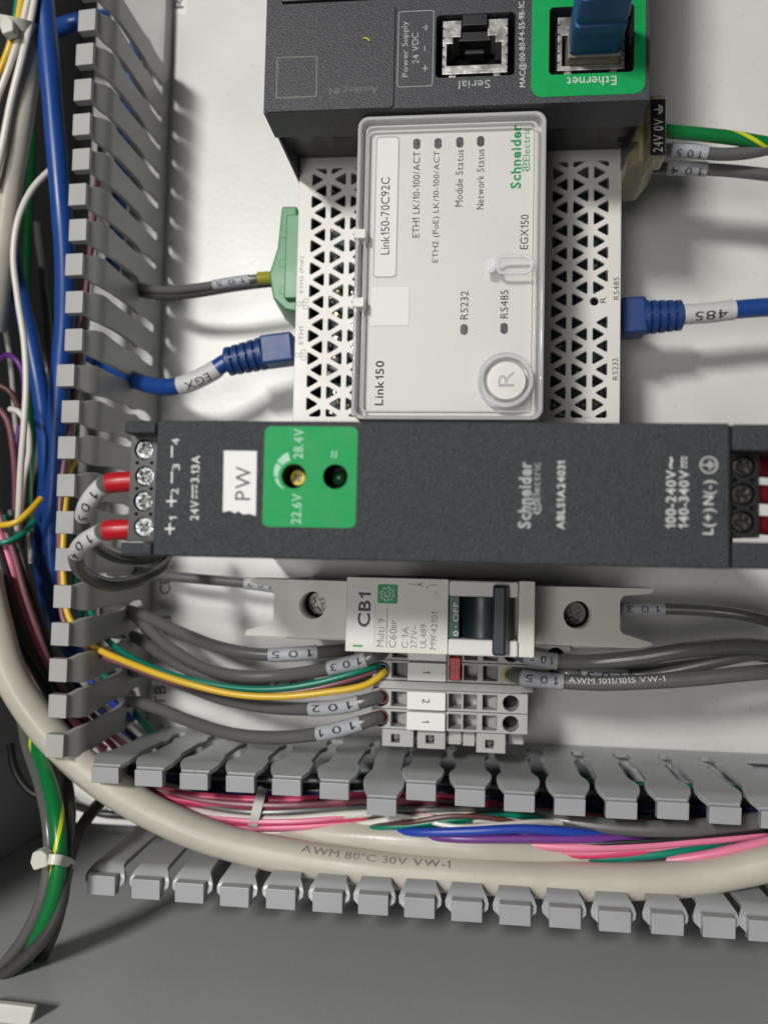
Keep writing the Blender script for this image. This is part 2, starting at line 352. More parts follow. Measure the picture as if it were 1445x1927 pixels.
# ------------------------------------------------------------------ the setting
def slab(name, x0, x1, y0, y1, z0, z1, m, bevel=0.4):
    o = obj(name, MB().box(x0, x1, y0, y1, z0, z1), m, None, ((x0 + x1) / 2, (y0 + y1) / 2, z0), bevel=bevel); o['kind'] = 'structure'; return o
pan = slab('mounting_panel', -127, 260, -92, 300, -2.5, 0, 'panel', 0.6)
props(obj('folded_flange', MB().box(-127, 260, -91.4, -89, -18, -2.6), 'panel', pan), 'turned-back lower edge of the panel')
slab('enclosure_floor', -300, 260, -118, -112, -50, 150, 'enclosure')
slab('enclosure_back', -300, 260, -111.9, 300, -54, -50, 'back')
slab('enclosure_side', -164, -158, -111.9, 300, -49.9, 138, 'enclosure')
for s, a, b, h in (('R', (338, 16), (338, -6), 3.0), ('CB', (311, 1118), (311, 1085), 3.6), ('3', (314, 1172), (314, 1158), 3.0), ('1', (309, 1234), (309, 1222), 3.0), ('TB', (302, 1328), (302, 1290), 3.8)):
    A = at(*a, 0); B = at(*b, 0); c = (A + B) / 2; L = (A - B).length / 2
    st = obj('label_strip', MB().box(c.x - 3.1, c.x + 3.1, c.y - L - 2.2, c.y + L + 2.2, 0, 0.12), 'label', pan, bevel=0)
    text(st, s, a, b, 0.12, h, 'inkb')

# ------------------------------------------------------------------ slotted ducts
def finger(parent, rows, axis, base, along, wall_d, sgn, m, lean=0.0, bend=0.0, th=1.5, tip=None):
    """rows: (z, half width, d) up the finger, d measured from the wall towards sgn; axis: the direction the duct runs"""
    n = len(rows); mb = MB(); mid = []
    for k, (z, hw, d) in enumerate(rows):
        q0 = rows[max(k - 1, 0)]; q1 = rows[min(k + 1, n - 1)]
        tz, td = q1[0] - q0[0], q1[2] - q0[2]; l = math.hypot(tz, td); mid.append((td / l, tz / l))
    vs = []; z_top = rows[-1][0]
    for k, (z, hw, d) in enumerate(rows):
        f = max(0, (z - base)) / (z_top - base); al = along + lean * f; dd = d + bend * f * f
        td, tz = mid[k]
        for side in (-1, 1):
            for off in (-th / 2, th / 2):
                D = wall_d + sgn * (dd + off * tz); Z = z - off * td
                vs.append((D, al + side * hw, Z) if axis == 'y' else (al + side * hw, D, Z))
    fs = []
    for k in range(n - 1):
        a = 4 * k; b = a + 4
        for i, j in ((0, 1), (1, 3), (3, 2), (2, 0)): fs.append((a + i, a + j, b + j, b + i))
    fs += [(0, 2, 3, 1), (4 * n - 4, 4 * n - 3, 4 * n - 1, 4 * n - 2)]
    mb.add(vs, fs)
    if tip:
        hw, d0, d1, z0, z1, sk = tip; q = []
        for z in (z0, z1):
            for d, a in ((d0, -hw), (d0, hw), (d1, hw), (d1, -hw)):
                D = wall_d + sgn * (d + bend); A = along + lean + a; Z = z - (sk if d == d1 else 0)
                q.append((D, A, Z) if axis == 'y' else (A, D, Z))
        mb.add(q, [(0, 1, 2, 3), (4, 7, 6, 5), (0, 4, 5, 1), (1, 5, 6, 2), (2, 6, 7, 3), (3, 7, 4, 0)])
    o = obj('finger', mb, m, parent, bevel=0.26)
    bm = bmesh.new(); bm.from_mesh(o.data); bmesh.ops.recalc_face_normals(bm, faces=bm.faces); bm.to_mesh(o.data); bm.free()
    return o
# -- upright duct at the left
LX = -100.3
ld = thing('wiring_duct', 'light grey slotted wiring duct standing along the left of the panel', 'wiring duct', (-120, 40, 0), 'slotted wiring ducts')
obj('base_tray', MB().box(-126.5, LX - .8, -57, 200, 0.02, 1.6), 'duct', ld)
obj('side_wall', MB().box(LX - .75, LX + .75, -57, 200, 0.02, 7), 'duct', ld)
ltips = [(163, -28), (160, 37), (158, 101), (153, 168), (153, 233), (149, 299), (148, 365), (146, 432), (143, 497), (138, 568), (135, 639), (126, 706), (129, 774), (128, 842), (125, 913), (123, 983), (120, 1053), (120, 1123), (118, 1194), (117, 1262), (117, 1330), (116, 1405)]
for k, (u, v) in enumerate(ltips):
    p = at(u, v, 52); yb = p.y
    w0 = 3.75
    rows = [(6.8, 3.8, 0), (9, 3.5, 0), (15.5, 3.6, 0), (17, 4.1, 0), (19, 4.45, 0), (21, 4.1, 0), (22.5, w0, 0), (36, w0, 0), (39, 3.9, 0), (42, 4.15, 0), (44.5, 4.2, 0), (47, 4.0, 1.1), (49, 3.4, 2.0), (50.4, 3.1, 2.6)]
    lean = {11: -.8, 18: -2.0, 19: -1.6, 20: -2.6, 21: -2.8}.get(k, random.uniform(-.8, .8)); bend = {11: 1.6}.get(k, random.uniform(-.4, .5))
    finger(ld, rows, 'y', 7, yb - lean, LX + .0, -1, 'duct', lean, bend, tip=(3.15, 1.9, 7.3, 49.2, 52.2, .5))
# -- level duct along the bottom: its upper and its lower wall
bd = thing('wiring_duct', 'grey slotted wiring duct lying along the bottom, full of cables', 'wiring duct', (0, -72, 0), 'slotted wiring ducts')
UY, DY = -59.6, -86.9
obj('base_tray', MB().box(-96, 180, DY + .8, UY - .8, 0.02, 1.6), 'ductb', bd)
obj('side_wall', MB().box(-96, 180, UY - .75, UY + .75, 0.02, 8), 'ductb', bd)
obj('side_wall', MB().box(-96, 180, DY - .75, DY + .75, 0.02, 8), 'ductb', bd)
utips = [(198, 1460), (280, 1466), (365, 1472), (452, 1477), (539, 1483), (629, 1490), (718, 1512), (792, 1492), (884, 1503), (977, 1513), (1072, 1520), (1169, 1526), (1266, 1527), (1364, 1536), (1462, 1545)]
for k, (u, v) in enumerate(utips):
    p = at(u, v, 51); w0 = 4.1
    rows = [(7.8, 4.9, 0), (11, 4.3, 0), (14, 4.3, 0), (15.5, 4.8, 0), (17.5, 5.35, 0), (19.5, 4.9, 0), (21, w0, 0), (36, w0, 0), (38.5, 4.5, 0), (40.5, 5.2, 0), (43, 5.6, 0), (45, 5.6, 0.1), (47, 5.2, .7), (48.8, 4.3, 1.3), (50.0, 3.85, 1.7)]
    lean = random.uniform(-.7, .7); bend = (UY - 3.9 - p.y) if k != 6 else 2.9
    finger(bd, rows, 'x', 8, p.x - lean, UY, -1, 'ductb', lean, bend, tip=(3.9, 1.55, 6.0, 48.6, 51.4, .5))
dtips = [(190, 1668), (274, 1676), (356, 1683), (441, 1691), (528, 1695), (616, 1701), (702, 1705), (789, 1711), (878, 1718), (969, 1725), (1063, 1730), (1157, 1737), (1256, 1742), (1353, 1748), (1440, 1755), (1530, 1762)]
for k, (u, v) in enumerate(dtips):
    p = at(u, v, 51.5); w0 = 4.1
    rows = [(7.8, 4.9, 0), (11, 4.3, 0), (14, 4.3, 0), (15.5, 4.8, 0), (17.5, 5.3, 0), (19.5, 4.9, 0), (21, w0, 0), (44, w0, 0), (46.4, 4.3, 0.2), (47.6, 5.2, 1.2), (48.2, 5.7, 2.4), (48.4, 5.5, 3.6), (48.5, 4.4, 4.6), (48.5, 3.9, 5.2)]
    lean = random.uniform(-.7, .7)
    finger(bd, rows, 'x', 8, p.x - lean, DY, -1, 'ductb', lean, (DY - 3.6 - p.y) * .8, tip=(3.95, .9, 6.2, 48.6, 51.6, .3))

# ------------------------------------------------------------------ controller at the top
ZM = 80.0
ct = thing('logic_controller', 'charcoal logic controller at the top with serial and green Ethernet ports', 'controller', (0, 140, 0))
fl = at(496, 213, ZM); frr = at(1221, 187, ZM); yb = (fl.y + frr.y) / 2
x0, x1 = fl.x, frr.x
mb = MB()
yz = [(yb, ZM), (yb + .6, ZM - 3), (yb + 7.6, 40), (yb + 7.6, 0.05), (185, 0.05), (185, ZM)]
n = len(yz)
mb.add([(x0, y, z) for y, z in yz] + [(x1, y, z) for y, z in yz], [tuple(range(n)), tuple(range(n, 2 * n))[::-1]] + [(i, n + i, n + (i + 1) % n, (i + 1) % n) for i in range(n)])
hs = at(895, 85, ZM); he = at(1113, 75, ZM)
def bx(u0, v0, u1, v1, z):
    a = at(u0, v0, z); b = at(u1, v1, z); return (min(a.x, b.x), max(a.x, b.x), min(a.y, b.y), max(a.y, b.y))
P1 = bx(821, 29, 968, 141, ZM); P2 = bx(1034, 15, 1192, 135, ZM)
# the housing is a shell: side walls and the sloping lower face below, a thick front plate with the two port openings on top
low = MB(); zf = ZM - 12
def zcut(ptsyz): return ptsyz
yz2 = [(yb + .6 + 7.0 * (ZM - 3 - zf) / 37.0, zf), (yb + 7.6, 40), (yb + 7.6, 0.05), (200, 0.05), (200, zf)]
n = len(yz2)
low.add([(x0, y, z) for y, z in yz2] + [(x1, y, z) for y, z in yz2], [tuple(range(n)), tuple(range(n, 2 * n))[::-1]] + [(i, n + i, n + (i + 1) % n, (i + 1) % n) for i in range(n)])
hb = obj('housing', low, 'darks', ct)
skirt = MB(); sl = 7.0 / 37.0
skirt.add([(x0, yb, ZM - 1.2), (x1, yb, ZM - 1.2), (x1, yb + .3, ZM - 3), (x0, yb + .3, ZM - 3), (x0, yb + .6 + sl * 9, zf), (x1, yb + .6 + sl * 9, zf), (x1, yb + 4, zf), (x0, yb + 4, zf), (x1, yb + 4, ZM - 1.2), (x0, yb + 4, ZM - 1.2)],
          [(0, 1, 2, 3), (3, 2, 5, 4), (4, 5, 6, 7), (7, 6, 8, 9), (9, 8, 1, 0), (0, 3, 4, 7, 9), (1, 8, 6, 5, 2)])
obj('lower_lip', skirt, 'darks', ct, bevel=0.3)
front = plate('front_plate', [(x0, yb), (x1, yb), (x1, 200), (x0, 200)], [rrect(*P1, 1.0), rrect(*P2, 1.0)], zf + .05, ZM, 'dark2', ct, bevel=0.35)
# door at the left of the front
a = at(502, 24, ZM); b = at(740, 197, ZM)
dr = plate('cover_door', rrect(x0 + .5, b.x, b.y - .9, a.y + .4, 0.9), [], ZM + .02, ZM + .5, 'dark2', ct, bevel=0.3)
text(dr, 'Analog IN', (712, 166), (620, 170), ZM + .5, 2.0, 'inkfaint')
q = bx(522, 110, 597, 185, ZM); 
obj('faint_print', MB().box(q[0], q[1], q[2], q[2] + .35, ZM + .5, ZM + .53).box(q[0], q[1], q[3] - .35, q[3], ZM + .5, ZM + .53).box(q[0], q[0] + .35, q[2] + .35, q[3] - .35, ZM + .5, ZM + .53).box(q[1] - .35, q[1], q[2] + .35, q[3] - .35, ZM + .5, ZM + .53), 'inkfaint', dr, bevel=0)
q = at(692, 77, ZM)
cr = obj('crumb', MB().tube([Vector((q.x - .9, q.y + .2, ZM + .75)), Vector((q.x - .2, q.y + .1, ZM + .9)), Vector((q.x + .3, q.y - .2, ZM + .8)), Vector((q.x + .5, q.y - .6, ZM + .75))], .16, 6), 'crumb', None, (q.x, q.y, ZM + .6), bevel=0)
props(cr, 'tiny yellow crumb of plastic lying on the dark controller door', 'crumb')
# raised bar above the door
a = at(530, 8, ZM); b = at(612, -20, ZM)
obj('top_recess', MB().box(a.x, b.x + 20, a.y, a.y + 8, ZM + .02, ZM + .9), 'black', ct, bevel=0.4)
# printed frame for the supply terminals
a = at(750, 22, ZM); b = at(814, 162, ZM)
plate('printed_frame', rrect(a.x, b.x, b.y, a.y, .6), [rrect(a.x + .14, b.x - .14, b.y + .14, a.y - .14, .5)], ZM, ZM + .03, 'inkp', ct, bevel=0)
text(ct, 'Power Supply', (764, 145), (763, 40), ZM, 1.75, 'inkp'); text(ct, '24 VDC', (782, 120), (781, 62), ZM, 1.55, 'inkp')
text(ct, '+', (800, 134), (800, 123), ZM, 1.3, 'inkp'); text(ct, '-', (799, 96), (799, 86), ZM, .2, 'inkp'); earth(ct, 800, 52, ZM, .95, 'inkp', False)
text(ct, 'Serial', (922, 158), (863, 160), ZM, 2.0, 'inkp'); text(ct, 'MAC@:00-80-F4-55-9B-1C', (984, 164), (982, 2), ZM, 1.75, 'inkw')
# serial jack
def jack(P, shield_px, open_px, latch):
    sp = bx(*shield_px, ZM - 1.5); op = bx(*open_px, ZM - 1.5)
    sh = plate('port_shield', [(sp[0], sp[2]), (sp[1], sp[2]), (sp[1], sp[3]), (sp[0], sp[3])],
               [[(op[0], op[2]), (op[1], op[2]), (op[1], op[3] - 2.2), (op[1] - 1.5, op[3] - 2.2), (op[1] - 1.5, op[3] - .6), (op[1] - 3.4, op[3] - .6), (op[1] - 3.4, op[3] + 3.2), (op[0] + 3.4, op[3] + 3.2), (op[0] + 3.4, op[3] - .6), (op[0] + 1.5, op[3] - .6), (op[0] + 1.5, op[3] - 2.2), (op[0], op[3] - 2.2)]],
               ZM - 9, ZM - 1.5, 'shield', ct, bevel=.2)
    obj('port_well', MB().box(P[0] + .02, P[1] - .02, P[2] + .02, P[3] - .02, zf + .08, zf + .5), 'void', sh, bevel=0)
    for dx in (1.6, sp[1] - sp[0] - 3.4): obj('shield_tab', MB().box(sp[0] + dx, sp[0] + dx + 1.8, sp[2] - 1.1, sp[2] - .02, ZM - 7, ZM - 1.9), 'shield', sh, bevel=.2)
    for k in range(5):
        yy = sp[2] + 2 + k * (sp[3] - sp[2] - 4) / 4
        for s2 in (0, 1): obj('shield_notch', MB().box(sp[0] - .05 if s2 == 0 else sp[1] - .55, sp[0] + .55 if s2 == 0 else sp[1] + .05, yy - .18, yy + .18, ZM - 3, ZM - 1.44), 'black', sh, bevel=0)
    if latch:
        l0 = bx(870, 25, 917, 64, ZM)
        lt = obj('latch_block', MB().box(l0[0], l0[1], l0[2] + 2.4, l0[3], ZM - 8, ZM - .2).box(l0[0] - .9, l0[1] + .9, l0[2] - .2, l0[2] + 2.3, ZM - 8, ZM - 2.2), 'black', ct, bevel=.3)
        obj('latch_tongue', MB().box(l0[0] + .6, l0[1] - .6, l0[2] - 1.6, l0[2] - .3, ZM - 8, ZM - 5), 'black', lt, bevel=.3)
    return sh
jack(P1, (833, 39, 955, 136), (841, 66, 943, 119), True)
# green Ethernet field
g0 = bx(1001, -14, 1213, 176, ZM)
gp = plate('green_port_panel', rrect(*g0, 2.6), [rrect(P2[0] - .05, P2[1] + .05, P2[2] - .05, P2[3] + .05, 1.0)], ZM + .02, ZM + .12, 'green', ct, bevel=0)
text(gp, 'Ethernet', (1159, 151), (1066, 154), ZM + .12, 2.15, 'inkw')
jack(P2, (1049, 32, 1175, 129), (1058, 50, 1166, 119), False)
# slots and marks on the sloping lower face
def lowface(u, v):
    # meet the view ray with the sloping plane through (yb+.6, ZM-3) and (yb+7.6, 40)
    nrm = Vector((0, 37.0, 7.0)); o = Vector((0, yb + .6, ZM - 3)); d = RM @ Vector(((u - IW / 2) / FPX, -(v - IH / 2) / FPX, -1.0))
    p = CAM + d * ((o - CAM).dot(nrm) / d.dot(nrm)); p.x = min(max(p.x, x0 + .5), x1 - .5); return p
def lowquad(name, px, m, lift=.06, dep=.5):
    nrm = Vector((0, -37.0, -7.0)).normalized(); P = [lowface(*p) for p in px]
    mb = MB().add([p - nrm * dep for p in P] + [p + nrm * lift for p in P], [(0, 1, 2, 3), (4, 7, 6, 5)] + [(i, 4 + i, 4 + (i + 1) % 4, (i + 1) % 4) for i in range(4)])
    return obj(name, mb, m, ct, bevel=0)
for px in ([(527, 253), (544, 253), (547, 262), (530, 262)], [(540, 279), (557, 279), (559, 287), (543, 287)], [(1174, 229), (1191, 229), (1187, 238), (1171, 238)], [(1163, 258), (1180, 258), (1176, 267), (1160, 267)]):
    lowquad('vent_slot', px, 'void')
for px in ([(620, 241), (661, 240), (662, 246), (622, 247)], [(625, 259), (664, 258), (664, 266), (630, 267)], [(1046, 226), (1091, 225), (1089, 230), (1046, 231)], [(1046, 244), (1086, 243), (1080, 252), (1048, 252)]):
    lowquad('vent_slot', px, 'black', .04)
for px in ([(584, 248), (603, 262), (602, 264), (583, 250)], [(1126, 228), (1108, 242), (1109, 243), (1127, 230)]):
    lowquad('moulded_mark', px, 'black', .04)

# blue plug in the Ethernet port: stands straight out of the front
pA = at(1069, 109, ZM + .5); pB = at(1165, 111, ZM + .5); yl = pA.y; xl, xr = pA.x, pB.x; xm = (xl + xr) / 2
ep = thing('ethernet_plug', 'blue booted network plug sticking out of the green Ethernet port', 'network plug', (xm, yl + 5, ZM))
obj('clear_body', MB().box(xl - .2, xr + .2, yl - .5, yl + 6, ZM - 8, ZM + 1.4), 'amber', ep, bevel=.3)
pb = MB()
secs = [(0.9, xl, xr, yl, yl + 8), (11, xl + .1, xr + .0, yl + .2, yl + 8.2), (11.4, xl + .5, xr - .3, yl + .8, yl + 8), (13.2, xl + .5, xr - .3, yl + .8, yl + 8), (13.6, xl + .1, xr, yl + .3, yl + 8.3), (19, xl + .3, xr - .3, yl + .9, yl + 8.6), (19.4, xl + .9, xr - .9, yl + 1.8, yl + 8), (21, xl + .9, xr - .9, yl + 1.8, yl + 8), (21.4, xl + .4, xr - .4, yl + 1.4, yl + 8.6), (28, xl + 1, xr - 1, yl + 2.2, yl + 8.6)]
vs = []; fs = []
for dz, a0, a1, b0, b1 in secs:
    for p in rrect(a0, a1, b0, b1, .9, 2): vs.append((p[0], p[1], ZM + dz))
m_ = 12
for k in range(len(secs) - 1):
    for i in range(m_): fs.append((k * m_ + i, k * m_ + (i + 1) % m_, (k + 1) * m_ + (i + 1) % m_, (k + 1) * m_ + i))
fs += [tuple(range(m_))[::-1], tuple(range((len(secs) - 1) * m_, len(secs) * m_))]
pb.add(vs, fs); eb = obj('boot', pb, 'bluelite', ep, bevel=.2)
bm0, gx0, gx1, gy0, gy1 = glyphs('BELDEN'); bm = bm0.copy()
for v in bm.verts:
    X = xm + ((v.co.x - (gx0 + gx1) / 2) / (gx1 - gx0)) * 8.2; Z = ZM + 7.4 + ((v.co.y - (gy0 + gy1) / 2) / (gy1 - gy0)) * 1.7
    v.co = (Vector((X, yl + .2 - .14, Z)) - OFF[ep.name]) * S
me = bpy.data.meshes.new('lettering'); bm.to_mesh(me); bm.free(); link_mesh('lettering', me, 'bluelite', eb, (0, 0, 0), False, 0)

# supply plug at the controller's right end
sp_ = thing('terminal_plug', 'yellowed clear supply plug marked 24V 0V at the right end of the controller', 'plug', (50, 107, 30))
a = at(1223, 188, 60); b = at(1252, 292, 60)
a2 = at(1180, 352, 42); b2 = at(1248, 245, 42)
obj('plug_body', MB().prism([(x1 + .2, a2.y + 1), (x1 + 6.0, a2.y + 1), (x1 + 9.0, a2.y + 5), (x1 + 9.0, a.y - 2), (x1 + .2, a.y - 2)], 30, 52), 'amber', sp_, bevel=.6)
obj('contact_block', MB().box(x1 + .3, x1 + 4, a2.y + 4, a.y - 4, 30, 47), 'yferr', sp_, bevel=.4)
lab = obj('label_holder', MB().box(a.x - .3, b.x + .2, b.y - .4, a.y + 1.6, 52.1, 60), 'amber', sp_, bevel=.8)
obj('label', MB().box(a.x, b.x - .1, b.y, a.y, 60.02, 60.3), 'black', lab, bevel=.1)
text(lab, '24V 0V', (1237, 286), (1239, 224), 60.3, 2.3, 'inkw'); earth(lab, 1239, 206, 60.3, 1.7, 'inkw', False)

# ------------------------------------------------------------------ white gateway
ZT = 42.0; ZN = 78.0; ZF = 74.4
gw = thing('gateway', 'white perforated network gateway with clear hinged cover', 'gateway', (0, 70, 0))
tl = at(561, 296, ZT); tr = at(1168, 279, ZT); gx0_, gx1_ = at(556, 600, ZT).x, at(1167, 600, ZT).x
gtop = (tl.y + tr.y) / 2; gbot = 31.5
nl, nr = at(667, 500, ZN).x, at(1025, 500, ZN).x; nt = at(850, 213, ZN).y; nb = at(850, 790, ZN).y
# side walls so that the board inside shows through the grille
shell = MB().box(gx0_, gx0_ + 1.6, gbot, gtop, 0.05, ZT - 1.3).box(gx1_ - 1.6, gx1_, gbot, gtop, 0.05, ZT - 1.3).box(gx0_ + 1.6, gx1_ - 1.6, gtop - 1.6, gtop, 0.05, ZT - 1.3).box(gx0_ + 1.6, gx1_ - 1.6, gbot, gbot + 1.6, 0.05, ZT - 1.3).box(gx0_ + 1.6, gx1_ - 1.6, gbot + 1.6, gtop - 1.6, .05, 1.5)
obj('housing', shell, 'white', gw, bevel=.3)
def clip_poly(poly, r):
    for ax, lim, sg in ((0, r[0], 1), (0, r[1], -1), (1, r[2], 1), (1, r[3], -1)):
        out = []
        for i in range(len(poly)):
            p, q = poly[i], poly[(i + 1) % len(poly)]; ip = (p[ax] - lim) * sg >= 0; iq = (q[ax] - lim) * sg >= 0
            if ip: out.append(p)
            if ip != iq:
                t = (lim - p[ax]) / (q[ax] - p[ax]); out.append((p[0] + t * (q[0] - p[0]), p[1] + t * (q[1] - p[1])))
        poly = out
        if not poly: return []
    return poly
def area(p): return abs(sum(p[i][0] * p[(i + 1) % len(p)][1] - p[(i + 1) % len(p)][0] * p[i][1] for i in range(len(p)))) / 2
def round_poly(p, r):
    out = []; n = len(p)
    for i in range(n):
        a, b, c = Vector(p[i - 1]), Vector(p[i]), Vector(p[(i + 1) % n])
        u = (a - b); v = (c - b); k = min(r, u.length * .4, v.length * .4)
        out += [tuple(b + u.normalized() * k), tuple(b + (u.normalized() + v.normalized()) * k * .28), tuple(b + v.normalized() * k)]
    return out
def grille(xa, xb, ya, yb_, pitch, wbar, xstart, blanks=()):
    hc = pitch * .866; holes = []; k = 0; x = xstart
    while x < xb:
        for j in range(-1, int((yb_ - ya) / pitch) + 2):
            y0 = yb_ - j * pitch + (0 if k % 2 == 0 else pitch / 2)
            for tri in ([(x, y0), (x, y0 - pitch), (x + hc, y0 - pitch / 2)], [(x + hc, y0 + pitch / 2), (x + hc, y0 - pitch / 2), (x, y0)]):
                c = (sum(p[0] for p in tri) / 3, sum(p[1] for p in tri) / 3)
                inr = (hc / 3 * 1.0); s = 1 - (wbar / 2) / (pitch / (2 * math.sqrt(3)))
                t = [(c[0] + (p[0] - c[0]) * s, c[1] + (p[1] - c[1]) * s) for p in tri]
                q = clip_poly(t, (xa, xb, ya, yb_))
                if len(q) < 3 or area(q) < 2.0: continue
                if any(b[0] < c[0] < b[1] and b[2] < c[1] < b[3] for b in blanks): continue
                holes.append(round_poly(q, .55))
        x += hc; k += 1
    return holes
L0 = at(579, 600, ZT).x; R1 = at(1143, 600, ZT).x; R0 = at(1035, 600, ZT).x; gt = at(1090, 303, ZT).y; gb = at(1090, 786, ZT).y
pitch = 6.45; hc = pitch * .866
rr = at(1118, 567, ZT)
blank = [(rr.x - 3.2, rr.x + 4, rr.y - 3.6, rr.y + 3.6)]
hl = grille(L0, L0 + 3 * hc - .6, gb, gt, pitch, 1.5, L0 - .5)
hr = grille(R0, R1, gb, gt, pitch, 1.5, R0 - .5, blank)
hr.append(circle(rr.x, rr.y, 1.15, 16))
top = plate('perforated_front', [(gx0_, gbot), (gx1_, gbot), (gx1_, gtop), (gx0_, gtop)], hl + hr, ZT - 1.2, ZT, 'white', gw, bevel=.18)
for ca, cb_ in ((x0 + .02, gx0_ - .12), (gx1_ + .12, x1 - .02)): obj('side_cheek', MB().box(ca, cb_, yb + 1.2, yb + 9, .06, ZM - 3.1), 'darks', ct, bevel=.15)
# the board that shows through the holes
bo = obj('circuit_board', MB().box(gx0_ + 2.5, gx1_ - 2.5, gbot + 2.5, gtop - 2.5, 27, 28.4), 'pcb', gw, bevel=0)
rnd = random.Random(3); chips = MB(); sold = MB(); gold = MB()
for k in range(420):
    x = rnd.uniform(gx0_ + 4, L0 + 18) if k % 2 else rnd.uniform(R0 - 2, gx1_ - 4); y = rnd.uniform(gb, gt); t = rnd.random()
    w_, l_ = rnd.uniform(.4, 1.6), rnd.uniform(.4, 1.6)
    if t < .35: chips.box(x - w_, x + w_, y - l_, y + l_, 28.42, 29 + rnd.random() * 2.5)
    elif t < .75: sold.box(x - w_ * .3, x + w_ * .3, y - l_ * .3, y + l_ * .3, 28.43, 28.8 + rnd.random())
    else: gold.cyl((x, y, 28.41), (x, y, 28.6), .45, n=8)
for nm, mbb, mm in (('chips', chips, 'chip'), ('solder_joints', sold, 'solder'), ('gold_pads', gold, 'gold')):
    props(obj(nm, mbb, mm, bo, bevel=0), kind='stuff')
# nose
nose = MB().box(nl + .8, nr - .8, nb + .8, nt - .8, ZT + .02, ZF - .6); no = obj('raised_nose', nose, 'white', gw, bevel=.5)
f0 = at(693, 240, ZF).x; f1 = at(1005, 240, ZF).x; fy1 = at(850, 240, ZF).y; fy0 = at(850, 775, ZF).y
fp = plate('faceplate', rrect(f0, f1, fy0, fy1, 1.5), [], ZF - .58, ZF, 'face', gw, bevel=.2)
for u, v in ((784, 271), (824, 270), (865, 268), (904, 266), (873, 620), (948, 618)):
    c = at(u, v, ZF); plate('led_window', rrect(c.x - .88, c.x + .88, c.y - 1.3, c.y + 1.3, .8), [], ZF + .01, ZF + .1, 'led', fp, bevel=.05)
a = at(709, 259, ZF); b = at(745, 521, ZF)
nlb = plate('name_label', rrect(a.x, b.x, b.y, a.y, .9), [], ZF + .01, ZF + .09, 'label', fp, bevel=.05)
plate('embossed_frame', rrect(a.x - .12, b.x + .12, b.y - .12, a.y + .12, 1.0), [rrect(a.x + .12, b.x - .12, b.y + .12, a.y - .12, .85)], ZF + .1, ZF + .16, 'inkp', nlb, bevel=0)
text(nlb, 'Link150-70C92C', (724, 479), (725, 334), ZF + .1, 2.2, 'inkb')
for s, a, b, h in (('ETH1 LK/10-100/ACT', (782, 447), (784, 285), 1.75), ('ETH2 (PoE) LK/10-100/ACT', (820, 494), (823, 284), 1.85), ('Module Status', (863, 389), (865, 282), 1.75), ('Network Status', (903, 394), (904, 281), 1.75), ('EGX150', (985, 469), (987, 404), 1.95), ('RS232', (873, 601), (874, 548), 1.85), ('RS485', (948, 599), (949, 546), 1.85)):
    text(fp, s, a, b, ZF, h, 'inkb')
text(fp, 'Link150', (713, 763), (715, 679), ZF, 2.1, 'inkb', bold=.02)
text(fp, 'Schneider', (970, 355), (971, 235), ZF, 2.5, 'inkgreen', bold=.03); text(fp, 'Electric', (990, 304), (990, 240), ZF, 1.65, 'inkgreen')
def swirl(parent, u, v, z, s, m):
    c = at(u, v, z); mb = MB()
    for k in range(14):
        for (x, y, a0) in ((-.25, 0, 20), (.3, .1, 200)):
            a = math.radians(a0 + k * 17); a2 = a + math.radians(17)
            f = lambda aa, r: (c.x + s * (x + r * .62 * math.cos(aa)), c.y + s * (y + r * math.sin(aa)))
            mb.prism([f(a, .62), f(a2, .62), f(a2, .92), f(a, .92)], z + (0 if x < 0 else .012), z + .03 + (0 if x < 0 else .004))
    mb.prism([(c.x - .5 * s, c.y - .1 * s), (c.x + .5 * s, c.y - .1 * s), (c.x + .5 * s, c.y + .1 * s), (c.x - .5 * s, c.y + .1 * s)], z + .006, z + .032)
    return obj('emblem', mb, m, parent, bevel=0)
swirl(fp, 989, 315, ZF, 1.2, 'inkgreen')
a = at(699, 541, ZF); b = at(769, 613, ZF)
obj('blank_sticker', MB().box(a.x, b.x, b.y, a.y, ZF + .02, ZF + .16), 'label', fp, bevel=.03)
# round push button
c = at(953, 715, ZN)
bt = obj('push_button', MB().lathe((c.x, c.y, ZF), (0, 0, 1), [(4.6, .02), (4.6, 2.6), (4.35, 3.0), (3.9, 3.05), (0.1, 3.05)], 40), 'white', gw, bevel=0)
text(bt, 'R', (952, 728), (952, 698), ZF + 3.05, 3.6, 'inkp', lift=.02)
# clear hinged cover: window, rim and collar
wn = plate('clear_cover', rrect(nl + .6, nr - .6, nb + .5, nt - .6, 1.9), [circle(c.x, c.y, 5.3, 40)], ZN - .95, ZN - .1, 'clear', gw, bevel=.2)
plate('cover_rim', rrect(nl, nr, nb, nt, 2.6), [rrect(nl + 1.0, nr - 1.0, nb + 1.0, nt - 1.0, 1.8)], ZN - 7.5, ZN, 'rim', wn, bevel=.45, seg=3)
plate('cover_lip', rrect(nl + 1.9, nr - 1.9, nb + 1.9, nt - 1.9, 1.5), [rrect(nl + 2.35, nr - 2.35, nb + 2.35, nt - 2.35, 1.3)], ZN - 2.2, ZN - 1.0, 'rim', wn, bevel=.15)
plate('button_collar', circle(c.x - .3, c.y, 6.5, 48), [circle(c.x, c.y, 5.25, 48)], ZN - 2.8, ZN + .4, 'rim', wn, bevel=.35, seg=3)
a = at(932, 481, ZN); b = at(1003, 517, ZN)
plate('finger_pull', rrect(a.x, b.x, b.y, a.y, 2.0), [rrect(a.x + .75, b.x - .75, b.y + .75, a.y - .75, 1.3)], ZN - .08, ZN + .7, 'rim', wn, bevel=.25, seg=3)
a = at(913, 485, ZN); b = at(931, 513, ZN)
plate('pull_tab', rrect(a.x, b.x, b.y, a.y, .7), [], ZN - .08, ZN + .5, 'rim', wn, bevel=.2)
